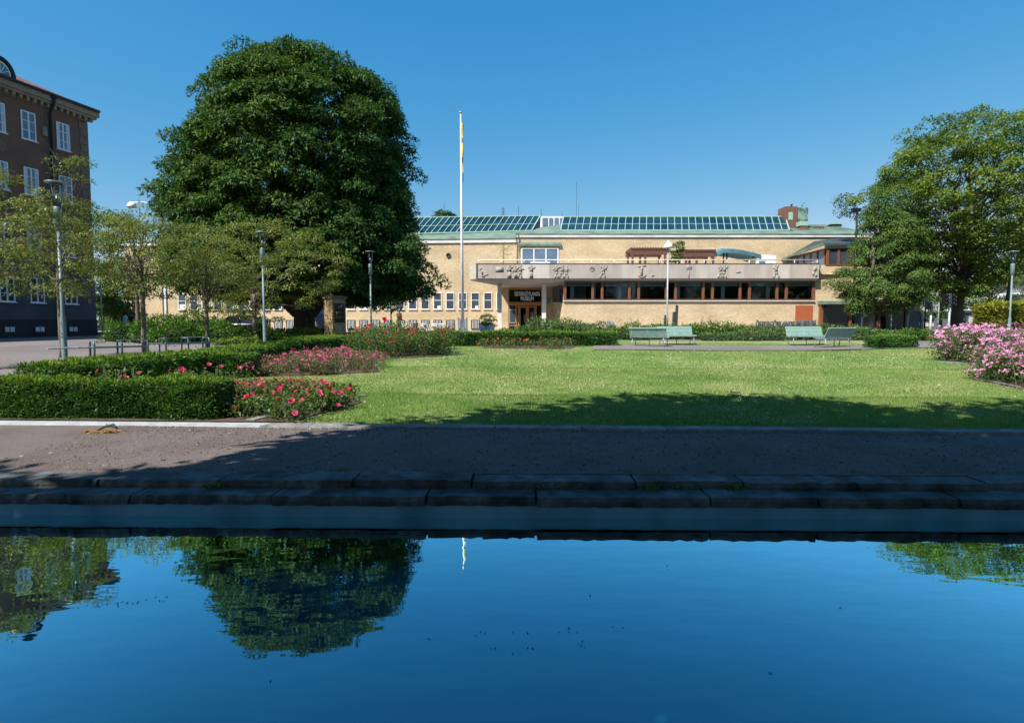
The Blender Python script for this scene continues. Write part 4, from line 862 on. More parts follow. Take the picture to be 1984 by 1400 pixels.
def profile_crown(base, prof, n, noise=.18, inner=.55, seed=0):
    """prof: list of (z, left, right) half widths around base.x; depth is their mean. returns centres and outward directions"""
    rg = np.random.default_rng(seed); zs = np.array([p[0] for p in prof]); l = np.array([p[1] for p in prof]); r = np.array([p[2] for p in prof])
    zz = np.linspace(zs[0], zs[-1], 200); wz = np.maximum(.2, np.interp(zz, zs, (np.abs(l) + np.abs(r)) / 2)); cdf = np.cumsum(wz); cdf /= cdf[-1]
    z = np.interp(rg.uniform(0, 1, n), cdf, zz); th = rg.uniform(0, 2 * np.pi, n); c, s = np.cos(th), np.sin(th)
    L_, R_ = np.interp(z, zs, l), np.interp(z, zs, r); mid = (R_ - L_) / 2; rad = (R_ + L_) / 2
    lob = 1 + noise * (np.sin(th * 5 + z * .9 + seed) * .5 + np.sin(th * 3 - z * 1.7 + seed) * .5)
    f = np.where(rg.uniform(0, 1, n) < .72, rg.uniform(.86, 1.0, n), rg.uniform(inner, .86, n))
    rr = rad * f * lob
    cc = np.stack([base[0] + mid * np.abs(1) * 1.0 + rr * c, base[1] + rr * s * .95, z], 1)
    out = nrmz(np.stack([c, s, np.interp(z, [zs[0], zs[-1]], [-.3, 1.0])], 1)); return cc, out
def limbs(b, starts, targets, r0, r1, sag=.08, n=6):
    for st, tg in zip(starts, targets): b.tube(bend(st, tg, sag, n), [r0 + (r1 - r0) * i / n for i in range(n + 1)], 6, caps=False)
def pick(cc, k): return [Vector(c) for c in cc[rng.choice(len(cc), k, replace=False)]]

TY = 36.5
# ---- great horse chestnut
cb = P(590, 632, TY); bz = zt(cb.x, TY)
tree = thing('horse_chestnut_tree', 'huge dark green domed chestnut tree with a stout forked trunk', 'tree', (cb.x, TY, bz))
pr = []
for v, ul, ur in ((590, 575, 640), (572, 450, 690), (545, 335, 822), (510, 308, 828), (470, 298, 832), (430, 298, 822), (390, 298, 806), (340, 303, 799), (290, 312, 805), (240, 336, 802), (190, 354, 784), (150, 388, 757), (115, 432, 712), (92, 478, 668), (74, 525, 600)):
    pr.append((Z(v, TY) - .75, max(.3, cb.x - X(ul, TY, v)) - 2.1, max(.3, X(ur, TY, v) - cb.x) - .85))
cc, od = profile_crown((cb.x, TY), [(a, max(.2, l), max(.2, r)) for a, l, r in pr[1:]], 950, .07, .40, 5)
cc_o, od_o = profile_crown((cb.x, TY), [(a, max(.2, l + .7), max(.2, r + .6)) for a, l, r in pr[1:]], 130, .10, .8, 8); cc = np.concatenate([cc, cc_o]); od = np.concatenate([od, od_o])
ex = np.array([tuple(P(u, v, y + TY - 40)) for u, v, y in ((760, 560, 38), (800, 545, 38.5), (730, 540, 37), (820, 520, 39), (770, 520, 36), (700, 545, 36), (745, 575, 37.5), (810, 560, 40), (790, 480, 36), (715, 582, 37), (748, 590, 36.5), (700, 566, 36), (782, 578, 38), (826, 566, 38.5), (838, 545, 39), (735, 574, 38), (655, 575, 36), (560, 555, 34), (600, 575, 35), (520, 560, 34.5), (640, 585, 36), (470, 560, 36), (545, 100, 40), (500, 112, 40), (600, 108, 40), (660, 130, 40), (405, 160, 40), (700, 150, 40), (440, 135, 40), (392, 180, 40))])
cc = np.concatenate([cc, ex]); od = np.concatenate([od, nrmz(ex - np.array([cb.x, TY, 9.0]))])
keep = ~((cc[:, 2] < Z(575, TY)) & (np.abs(cc[:, 0] - cb.x) < 3.2) & (cc[:, 1] < TY + 3)); cc, od = cc[keep], od[keep]
b = MB(); tr_ = [(0, 0, -.3, .95), (0, 0, .25, .82), (0, .0, .9, .66), (.0, 0, 1.5, .64), (.05, 0, 2.1, .82), (.1, 0, 2.7, .95)]
b.tube([(cb.x + x, TY + y, bz + z) for x, y, z, r in tr_], [r for *_, r in tr_], 16)
forks = []
for an, tl in ((-2.9, 1), (-.25, 1), (1.2, .8), (2.3, .8), (-1.6, .7), (-2.2, .9), (.6, .9)):
    st = Vector((cb.x + .35 * math.cos(an), TY + .35 * math.sin(an), bz + 1.7)); en = Vector((cb.x + 3.3 * tl * math.cos(an), TY + 3.3 * tl * math.sin(an), bz + 5.2 + random.uniform(0, 1.5)))
    b.tube(bend(st, en, -.10, 6, .02), [.52, .48, .44, .40, .36, .32, .28], 10, caps=False); forks.append(en)
forks.append(Vector((cb.x, TY, bz + 7))); b.tube([(cb.x, TY, bz + 2.3), (cb.x, TY, bz + 7), (cb.x - .3, TY, bz + 13)], [.6, .35, .12], 10)
for tg in pick(cc, 90):
    st = min(forks, key=lambda q: (q - tg).length); b.tube(bend(st, tg, .06, 5), [.12, .10, .08, .055, .04, .02], 5, caps=False)
b.build('trunk', M['dbark'], tree)
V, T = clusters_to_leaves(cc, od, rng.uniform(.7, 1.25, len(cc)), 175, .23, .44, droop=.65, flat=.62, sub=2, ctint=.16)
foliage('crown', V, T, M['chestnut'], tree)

# ---- young trees in a row on the gravel plaza
def young_tree(name, label, u, v_base, Y, prof, nleaf, m, cat='tree', group=None, lsize=.10, nclu=70, rb=.065, lean=0, top=None, crc=(.28, .5), flat=.45, bark='bark', branch_from=.9, nlimb=34, twig=12, fl=1.05):
    x = X(u, Y, v_base); z0 = zt(x, Y); t_ = thing(name, label, cat, (x, Y, z0), group=group)
    prof = [(Z(v, Y), max(.1, x - X(ul, Y, v)), max(.1, X(ur, Y, v) - x)) for v, ul, ur in prof]
    cc, od = profile_crown((x, Y), prof, nclu, .22, .25, abs(int(u))); zb_, zt_ = prof[0][0], prof[-1][0]
    b = MB(); n = 7; pts = [(x + lean * k / n + random.uniform(-.02, .02), Y + random.uniform(-.02, .02), z0 - .1 + (zb_ + .3 * (zt_ - zb_) - z0) * k / n) for k in range(n + 1)]
    b.tube(pts, [rb * (1.25 - .55 * k / n) for k in range(n + 1)], 10)
    tp = Vector(pts[-1]); b.tube(bend(tp, (x + lean, Y, zt_ - .05), 0, 5, .02), [rb * .6, rb * .5, rb * .38, rb * .25, rb * .15, rb * .06], 7)
    for c in pick(cc, min(nlimb, len(cc))):
        k = random.uniform(.05, .7); hz = zb_ - .15 + (zt_ - zb_) * k * .75; hz = min(hz, c.z - .05) if c.z > zb_ else zb_ - .1; b.tube(bend((x + lean * .8, Y, hz), c, .05, 5, .05), [min(.035, rb * .3), min(.03, rb * .26), min(.025, rb * .2), min(.02, rb * .15), min(.014, rb * .1), .005], 5, caps=False)
    for c in pick(cc, min(twig, len(cc))): b.tube(bend(c, c + Vector((random.uniform(-.5, .5), random.uniform(-.3, .3), random.uniform(.1, .45))), 0, 3), [.010, .008, .006, .003], 4, caps=False)
    b.build('trunk', M[bark], t_)
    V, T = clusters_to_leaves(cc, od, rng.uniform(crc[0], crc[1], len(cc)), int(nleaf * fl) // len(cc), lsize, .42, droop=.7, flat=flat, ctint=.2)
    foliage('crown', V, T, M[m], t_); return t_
yg = 'young trees along the gravel plaza'
young_tree('young_tree', 'young olive green tree half cut by the frame before the brown building', -55, 712, 13.2, [(575, -150, 60), (540, -190, 130), (500, -190, 150), (450, -180, 130), (400, -150, 90), (350, -120, 30), (320, -80, -30)], 7500, 'cherry', group=yg, nclu=90)
young_tree('young_tree', 'young tree just behind the nearest lamp post', 121, 700, 17.6, [(572, 90, 150), (545, 40, 195), (510, 5, 225), (470, 0, 220), (430, 10, 200), (390, 40, 165), (350, 75, 160), (312, 110, 155), (298, 120, 145)], 7000, 'cherry', group=yg, nclu=92, nlimb=40)
young_tree('young_tree', 'slender young tree growing at the end of the steel bench', 281, 690, 17.2, [(580, 255, 310), (545, 215, 355), (510, 190, 385), (470, 185, 380), (440, 225, 340), (420, 262, 310), (395, 276, 296), (380, 280, 290)], 5200, 'cherry', group=yg, nclu=70)
young_tree('young_tree', 'young tree with a slim trunk standing before the dark shrubbery', 403, 682, 19.5, [(600, 380, 425), (570, 335, 450), (540, 305, 500), (500, 300, 505), (465, 330, 490), (440, 360, 460), (428, 385, 425)], 6200, 'cherry', group=yg, nclu=84, fl=1.25)
young_tree('young_tree', 'broad young tree with a dark trunk beside the second lamp post', 495, 666, 28.2, [(622, 470, 520), (590, 425, 590), (560, 410, 655), (520, 405, 680), (480, 420, 650), (450, 440, 590), (432, 470, 540)], 9500, 'cherry', group=yg, nclu=120, rb=.11, lsize=.13, crc=(.35, .75), fl=1.7, nlimb=24)
young_tree('small_tree', 'thin tree behind the shrubs near the walkers', 267, 620, 36, [(560, 235, 300), (535, 205, 345), (500, 195, 360), (465, 195, 335), (430, 215, 300), (412, 235, 280)], 5200, 'cherry', nclu=80, rb=.12, lsize=.17, crc=(.45, .8))
# ---- right hand trees
young_tree('street_tree', 'mid green street tree in front of the shop window', 1687, 640, 43, [(606, 1665, 1725), (592, 1655, 1765), (572, 1648, 1780), (540, 1636, 1786), (500, 1656, 1790), (470, 1668, 1788), (440, 1678, 1782), (410, 1690, 1774), (385, 1706, 1764), (365, 1722, 1748)], 44000, 'midtree', nclu=270, rb=.2, lsize=.18, crc=(.5, .95), flat=.65, nlimb=50, twig=26)
lb_ = P(1853, 640, 45); lzb = zt(lb_.x, 45); lt = thing('lime_tree', 'tall light green lime tree with rough dark trunk beside the traffic signals', 'tree', (lb_.x, 45, lzb))
pr = []
for v, ul, ur in ((575, 1815, 1900), (545, 1775, 1945), (500, 1765, 1990), (460, 1735, 2030), (420, 1705, 2050), (385, 1680, 2060), (350, 1712, 2060), (315, 1742, 2050), (285, 1764, 2040), (262, 1790, 2000), (245, 1818, 1950), (228, 1868, 1930)):
    pr.append((Z(v, 45), max(.3, lb_.x - X(ul, 45, v) - .3), max(.3, X(ur, 45, v) - lb_.x - .3)))
cc, od = profile_crown((lb_.x, 45), pr, 600, .34, .2, 9)
ex = np.array([tuple(P(u, v, y)) for u, v, y in ((1704, 374, 45), (1718, 352, 45), (1800, 245, 45), (1830, 232, 45), (1900, 216, 45), (1925, 226, 45), (1745, 300, 45), (1960, 262, 44), (1780, 540, 43), (1900, 560, 42))]); cc = np.concatenate([cc, ex]); od = np.concatenate([od, nrmz(ex - np.array([lb_.x, 45, 9]))])
b = MB(); b.tube([(lb_.x, 45, lzb - .2), (lb_.x, 45, lzb + .4), (lb_.x + .02, 45, lzb + 2), (lb_.x + .1, 45, lzb + 4), (lb_.x + .3, 45, lzb + 8), (lb_.x + .5, 45, lzb + 14)], [.62, .46, .38, .36, .24, .08], 12)
for tg in pick(cc, 70): st = Vector((lb_.x + .2, 45, min(tg.z - .6, lzb + random.uniform(3.4, 11)))); b.tube(bend(st, tg, .06, 6), [.10, .085, .07, .055, .045, .03, .015], 5, caps=False)
b.build('trunk', M['dbark'], lt)
V, T = clusters_to_leaves(cc, od, rng.uniform(.6, 1.15, len(cc)), 165, .20, .66, droop=.4, flat=.75, sub=1, ctint=.2); foliage('crown', V, T, M['lime'], lt)
def plain_tree(name, label, u, v_b, Y, prof, n, nl, ls, m, rb=.2, trunk_lean=0, crc=(.7, 1.2)):
    x = X(u, Y, v_b); z0 = zt(x, min(Y, 60)); t_ = thing(name, label, 'tree', (x, Y, z0)); prof = [(Z(v, Y), max(.2, x - X(ul, Y, v)), max(.2, X(ur, Y, v) - x)) for v, ul, ur in prof]
    cc, od = profile_crown((x, Y), prof, n, .2, .3, int(u) + 1); b = MB(); zt_ = prof[-1][0]
    b.tube([(x, Y, z0 - .1), (x + trunk_lean * .5, Y, (z0 + zt_) / 2), (x + trunk_lean, Y, zt_ - .5)], [rb, rb * .7, rb * .2], 9)
    for c in pick(cc, min(26, len(cc))): b.tube(bend((x + trunk_lean * .5, Y, min(c.z - .3, (z0 + zt_) / 2 + random.uniform(-1, 1))), c, .05, 5), [rb * .35, rb * .3, rb * .2, rb * .15, rb * .1, .02], 5, caps=False)
    b.build('trunk', M['bark'], t_); V, T = clusters_to_leaves(cc, od, rng.uniform(*crc, len(cc)), nl, ls, .5, flat=.55, ctint=.18); foliage('crown', V, T, M[m], t_); return t_
plain_tree('tree', 'pale green rounded tree behind the lime trunk', 1915, 640, 62, [(620, 1870, 1965), (590, 1852, 1985), (560, 1850, 1990), (530, 1862, 1975), (505, 1885, 1955)], 110, 60, .32, 'lime')
plain_tree('tree', 'slim leaning tree with bare lower trunk near the clipped green hedge', 1944, 646, 52, [(480, 1925, 2010), (450, 1915, 2030), (410, 1915, 2040), (370, 1925, 2030), (345, 1950, 2000)], 60, 50, .28, 'lime', rb=.24, trunk_lean=1.2)
plain_tree('tree', 'low dark green tree behind the grey arched panel', 1822, 632, 68, [(615, 1790, 1850), (590, 1780, 1860), (560, 1785, 1855), (540, 1805, 1840)], 60, 55, .35, 'midtree')
plain_tree('tree', 'dark shaded tree beside the corner of the brown building', 222, 625, 52, [(612, 190, 262), (590, 186, 268), (565, 188, 268), (540, 195, 260), (520, 205, 245)], 90, 70, .28, 'midtree')
plain_tree('tree', 'distant tree rising behind the museum wing and the street lamp', 218, 600, 78, [(480, 188, 262), (455, 186, 275), (430, 190, 262), (412, 200, 240)], 80, 60, .38, 'midtree')
plain_tree('tree', 'small treetop showing above the museum skylight', 858, 440, 96, [(424, 838, 880), (418, 842, 878), (411, 850, 868)], 30, 50, .4, 'chestnut', crc=(.5, .9))
plain_tree('tree', 'hazy treetop at the far right behind the lime crown', 1975, 640, 80, [(560, 1950, 2030), (520, 1940, 2040), (480, 1950, 2040), (450, 1965, 2020)], 70, 60, .4, 'midtree')
# ---- trees standing behind the photographer; their shade lies over pool, path and lawn edge
def shade_tree(label, gx_, gy_, r, h, rz=None, n=46, L=.36):
    x, y = gx_ - .593 * h, gy_ - .593 * h; yb = min(y, -2.2); t_ = thing('park_tree', label, 'tree', (x, yb, .28)); rz = rz or r
    d = sph(n); f = rng.uniform(.5, 1, n) ** .5; cc = np.array([x, y, h + .4]) + d * f[:, None] * np.array([r, r, rz]) * .82; b = MB()
    b.tube([(x, yb, .1), (x, yb * .9 + y * .1, h * .45), (x, yb * .5 + y * .5, h * .75), (x, y, h + rz * .5)], [.4, .32, .25, .08], 10)
    for c in pick(cc, 20): b.tube(bend((x, (y + yb) / 2, h * .75), c, .05, 4), [.12, .1, .07, .05, .02], 5, caps=False)
    b.build('trunk', M['dbark'], t_); V, T = clusters_to_leaves(cc, d, np.full(n, r * .42), 95, L * (.7 + .1 * r), .6, flat=.6); foliage('crown', V, T, M['lime'], t_)
for a in SHADE: shade_tree(*a)

# ---- clipped hedges: boxes covered with sprays
def hedge(name, label, boxes, dens, L, tipL, m='yew', tips='yewtip', lump=.05, cat='hedge', tipd=.5, group=None, asp=.34, corem='core', ragged=.5):
    x0 = sum(q[0] + q[1] for q in boxes) / (2 * len(boxes)); y0 = sum(q[2] + q[3] for q in boxes) / (2 * len(boxes))
    t_ = thing(name, label, cat, (x0, y0, boxes[0][4]), group=group)
    Vs, Ts, V2, T2 = [], [], [], []; cb_ = MB()
    for q in boxes:
        xa, xb_, ya, yb_, za, zb_ = q[:6]; ang = q[6] if len(q) > 6 else 0; sl = q[7] if len(q) > 7 else 0
        R = np.array([[math.cos(ang), -math.sin(ang), 0], [math.sin(ang), math.cos(ang), 0], [0, 0, 1]]); ctr = np.array([(xa + xb_) / 2, (ya + yb_) / 2, 0]); hx, hy = (xb_ - xa) / 2, (yb_ - ya) / 2
        def w2(p): w_ = p @ R.T + ctr; w_[:, 2] = p[:, 2] + sl * p[:, 1]; return w_
        mi = .07 + lump * 1.3; core = np.array([(sx * (hx - mi), sy * (hy - mi), z) for z in (za, zb_ - mi * .8) for sx, sy in ((-1, -1), (1, -1), (1, 1), (-1, 1))]); core = w2(core)
        cb_.add([tuple(v) for v in core], [(3, 2, 1, 0), (4, 5, 6, 7), (0, 1, 5, 4), (1, 2, 6, 5), (2, 3, 7, 6), (3, 0, 4, 7)])
        H = zb_ - za
        faces = [('t', 4 * hx * hy), ('f', 2 * hx * H), ('b', 2 * hx * H), ('l', 2 * hy * H), ('r', 2 * hy * H)]
        for f, area in faces:
            n = int(area * dens * (.5 if f == 'b' else 1));
            if n < 1: continue
            u, v = rng.uniform(-1, 1, n), rng.uniform(-1, 1, n)
            if f == 't': p = np.stack([u * hx, v * hy, np.full(n, zb_)], 1); nr = np.array([0, 0, 1.])
            elif f in 'fb': sg = -1 if f == 'f' else 1; p = np.stack([u * hx, np.full(n, sg * hy), za + (v + 1) / 2 * H], 1); nr = np.array([0, sg, 0.])
            else: sg = -1 if f == 'l' else 1; p = np.stack([np.full(n, sg * hx), v * hy, za + (u + 1) / 2 * H], 1); nr = np.array([sg, 0, 0.])
            a_, b__, c_ = p[:, 0] + ctr[0], p[:, 1] + ctr[1], p[:, 2]; k = 1 / max(.05, lump * 2.2)
            off = (np.sin(a_ * k + np.sin(c_ * k * 1.3) * 1.4) * np.sin(c_ * k * .9 + a_ * k * .37 + 1) * np.cos(b__ * k * 1.1 + .6 * np.sin(a_ * k * .5))) * lump + np.sin(a_ * k * .31 + c_ * 2) * lump * .7
            dep = rng.uniform(-.06, .015, n)
            pw_ = p + nr * (off + dep)[:, None]; pw_[:, 2] = np.maximum(pw_[:, 2], za + .01)
            ax = nr * .9 + np.array([0, 0, .35]) + rng.normal(0, .6, (n, 3)); nm = sph(n) + nr * .4
            V, _ = leaf_arrays(w2(pw_), ax @ R.T, nm @ R.T, L * rng.uniform(.6, 1.3, n), L * asp * rng.uniform(.8, 1.3, n), .1)
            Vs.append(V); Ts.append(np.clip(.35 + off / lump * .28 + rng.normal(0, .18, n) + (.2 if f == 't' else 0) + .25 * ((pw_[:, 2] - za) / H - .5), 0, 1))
            if f == 't' or tipd > 0:
                nt_ = int(n * tipd * (1 if f == 't' else .06)); ii = rng.integers(0, n, nt_); tp = pw_[ii].copy()
                if f == 't': tp[:, 2] += rng.uniform(-.02, .02, nt_)
                ax = np.tile(nr * .35 + np.array([0, 0, 1.0]), (nt_, 1)) + rng.normal(0, .35, (nt_, 3)); V, _ = leaf_arrays(w2(tp), ax @ R.T, sph(nt_), tipL * rng.uniform(.5, 1.3, nt_) * np.where(rng.uniform(0, 1, nt_) < .06, 1 + ragged * 1.5, 1), tipL * .26, .08); V2.append(V); T2.append(rng.uniform(0, 1, nt_))
        nt_ = int(2 * (hx * 2) * dens * .10 * tipd * 2); 
    cb_.build('core', M[corem], t_); foliage('foliage', np.concatenate(Vs), np.concatenate(Ts), M[m], t_)
    if V2 and tips: foliage('shoots', np.concatenate(V2), np.concatenate(T2), M[tips], t_)
    return t_
hx1 = X(424, 9.1, 780)
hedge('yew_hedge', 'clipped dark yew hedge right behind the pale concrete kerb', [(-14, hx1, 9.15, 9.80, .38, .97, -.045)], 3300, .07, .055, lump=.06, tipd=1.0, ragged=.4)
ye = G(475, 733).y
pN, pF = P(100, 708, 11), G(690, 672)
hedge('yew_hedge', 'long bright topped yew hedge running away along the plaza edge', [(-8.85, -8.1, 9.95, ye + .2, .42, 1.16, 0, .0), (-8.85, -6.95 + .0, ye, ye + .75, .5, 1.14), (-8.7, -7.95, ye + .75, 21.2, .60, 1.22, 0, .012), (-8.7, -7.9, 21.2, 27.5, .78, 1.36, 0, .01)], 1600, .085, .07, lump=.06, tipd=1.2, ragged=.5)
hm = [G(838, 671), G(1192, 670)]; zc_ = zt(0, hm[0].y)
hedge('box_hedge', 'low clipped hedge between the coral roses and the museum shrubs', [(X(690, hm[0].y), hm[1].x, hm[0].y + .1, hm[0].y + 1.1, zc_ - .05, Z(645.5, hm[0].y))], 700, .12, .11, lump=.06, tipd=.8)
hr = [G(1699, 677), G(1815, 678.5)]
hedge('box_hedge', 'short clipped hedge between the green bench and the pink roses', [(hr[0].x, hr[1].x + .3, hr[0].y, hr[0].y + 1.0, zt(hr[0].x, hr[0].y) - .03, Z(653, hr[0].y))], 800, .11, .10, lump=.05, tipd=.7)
hb = G(1975, 661)
hedge('hornbeam_hedge', 'tall yellow green hedge behind the lamp at the right edge', [(X(1941, 33), X(2060, 33), 33, 35, 1.0, Z(592, 33))], 260, .20, .18, m='hornbeam', tips='hornbeam', lump=.16, tipd=.5, asp=.6)

# ---- shrubs: rounded mounds of leaves
def mound(name, label, lobes, dens, L, m, cat='shrub', asp=.5, corem='core', up=.3, sprig=0, sprigm=None, group=None):
    x, y, z = lobes[0][:3]; t_ = thing(name, label, cat, (x, y, zt(x, y)), group=group); Vs, Ts = [], []; cb_ = MB()
    for (cx, cy, z0, rx, ry, h) in lobes:
        n = int(dens * (rx * ry * 3.14 + 3.14 * (rx + ry) * h)); d = sph(n); d[:, 2] = np.abs(d[:, 2]) ** .8
        lob = 1 + .13 * np.sin(d[:, 0] * 5 + cx * 3) * np.sin(d[:, 1] * 5 + cy) + .10 * np.sin(d[:, 2] * 7 + d[:, 0] * 4 + cx)
        r = lob * rng.uniform(.80, 1.02, n); p = np.array([cx, cy, z0]) + d * r[:, None] * np.array([rx, ry, h]); p[:, 2] = np.maximum(p[:, 2], z0 + .02)
        ax = d * .7 + np.array([0, 0, up]) + rng.normal(0, .6, (n, 3)); nm = d * .7 + np.array([0, 0, .5]) + rng.normal(0, .5, (n, 3))
        V, _ = leaf_arrays(p, ax, nm, L * rng.uniform(.6, 1.3, n), L * asp * rng.uniform(.7, 1.2, n)); Vs.append(V)
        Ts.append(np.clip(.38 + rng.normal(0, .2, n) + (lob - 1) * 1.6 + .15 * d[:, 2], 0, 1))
        if sprig:
            ns = int(sprig * rx * ry * 3.14); d2 = sph(ns); d2[:, 2] = np.abs(d2[:, 2]); q = np.array([cx, cy, z0]) + d2 * np.array([rx, ry, h]) * .97
            for k in range(9): 
                V, _ = leaf_arrays(q + np.array([0, 0, k * L * .4]) + rng.normal(0, .02, (ns, 3)), sph(ns) * .9 + np.array([0, 0, .5]), sph(ns), L * (1.05 - k * .07), L * .4); Vs.append(V); Ts.append(np.clip(rng.normal(.7, .2, ns), 0, 1))
        n2 = 10; prof = [(math.cos(a * math.pi / 2 / 5) * .78, math.sin(a * math.pi / 2 / 5) * .80) for a in range(6)]
        vs, fs = [], []
        for r_, zz in prof:
            for k in range(n2): vs.append((cx + r_ * rx * math.cos(6.283 * k / n2), cy + r_ * ry * math.sin(6.283 * k / n2), z0 - .05 + zz * h))
        for i in range(5):
            for k in range(n2): fs.append((i * n2 + k, i * n2 + (k + 1) % n2, (i + 1) * n2 + (k + 1) % n2, (i + 1) * n2 + k))
        cb_.add(vs, fs)
    cb_.build('core', M[corem], t_); foliage('foliage', np.concatenate(Vs), np.concatenate(Ts), M[m], t_); return t_
def lobe(u, v_top, v_base, Y, ru, ry=None):
    p = P(u, v_base, Y); g = zt(p.x, min(Y, 60)); s_ = 1080 / Y; rx = ru / s_; return (p.x, Y, g - .05, rx, ry or rx * .8, max(.2, Z(v_top, Y) - g + .05))
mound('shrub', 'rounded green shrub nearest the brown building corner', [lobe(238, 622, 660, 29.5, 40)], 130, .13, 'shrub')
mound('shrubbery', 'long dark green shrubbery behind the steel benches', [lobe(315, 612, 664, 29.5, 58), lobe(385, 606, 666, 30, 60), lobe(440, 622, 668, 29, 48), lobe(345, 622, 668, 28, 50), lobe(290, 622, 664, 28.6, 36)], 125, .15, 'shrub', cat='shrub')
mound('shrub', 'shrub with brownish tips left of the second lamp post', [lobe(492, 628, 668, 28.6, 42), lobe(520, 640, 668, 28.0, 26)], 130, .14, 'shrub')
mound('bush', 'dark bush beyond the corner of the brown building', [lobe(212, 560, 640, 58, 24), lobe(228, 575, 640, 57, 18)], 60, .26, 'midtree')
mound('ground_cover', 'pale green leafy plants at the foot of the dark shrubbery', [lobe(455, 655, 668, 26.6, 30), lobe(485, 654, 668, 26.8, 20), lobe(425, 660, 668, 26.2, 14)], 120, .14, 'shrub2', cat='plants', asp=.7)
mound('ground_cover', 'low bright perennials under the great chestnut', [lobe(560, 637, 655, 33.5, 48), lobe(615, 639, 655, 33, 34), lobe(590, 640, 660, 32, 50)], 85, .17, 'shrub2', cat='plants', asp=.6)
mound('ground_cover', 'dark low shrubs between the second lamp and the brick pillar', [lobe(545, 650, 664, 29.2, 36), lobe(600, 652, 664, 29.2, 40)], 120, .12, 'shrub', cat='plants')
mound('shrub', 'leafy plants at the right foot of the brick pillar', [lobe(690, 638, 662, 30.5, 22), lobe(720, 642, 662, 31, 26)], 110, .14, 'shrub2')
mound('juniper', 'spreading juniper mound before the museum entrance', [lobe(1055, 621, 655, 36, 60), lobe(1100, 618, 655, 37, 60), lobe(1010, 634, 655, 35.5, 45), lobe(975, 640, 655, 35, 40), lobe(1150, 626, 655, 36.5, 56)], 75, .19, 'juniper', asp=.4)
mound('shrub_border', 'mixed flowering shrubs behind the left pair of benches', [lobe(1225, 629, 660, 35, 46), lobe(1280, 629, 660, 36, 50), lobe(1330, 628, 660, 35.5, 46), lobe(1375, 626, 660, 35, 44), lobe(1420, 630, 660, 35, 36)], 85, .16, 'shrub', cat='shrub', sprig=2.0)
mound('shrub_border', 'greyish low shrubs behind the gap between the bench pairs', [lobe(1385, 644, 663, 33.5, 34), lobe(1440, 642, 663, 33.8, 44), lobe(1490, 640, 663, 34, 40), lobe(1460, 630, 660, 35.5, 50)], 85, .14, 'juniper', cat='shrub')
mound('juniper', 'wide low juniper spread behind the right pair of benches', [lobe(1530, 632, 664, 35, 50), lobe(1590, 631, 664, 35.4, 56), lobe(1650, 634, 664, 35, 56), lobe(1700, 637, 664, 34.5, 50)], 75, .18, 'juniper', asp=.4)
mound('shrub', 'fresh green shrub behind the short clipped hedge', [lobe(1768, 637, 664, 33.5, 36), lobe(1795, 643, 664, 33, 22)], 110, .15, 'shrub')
mound('low_hedge', 'dark low hedge strip before the street bench', [lobe(1905, 643, 650, 36.5, 18), lobe(1925, 644, 650, 36.5, 16)], 90, .12, 'yew', cat='hedge')

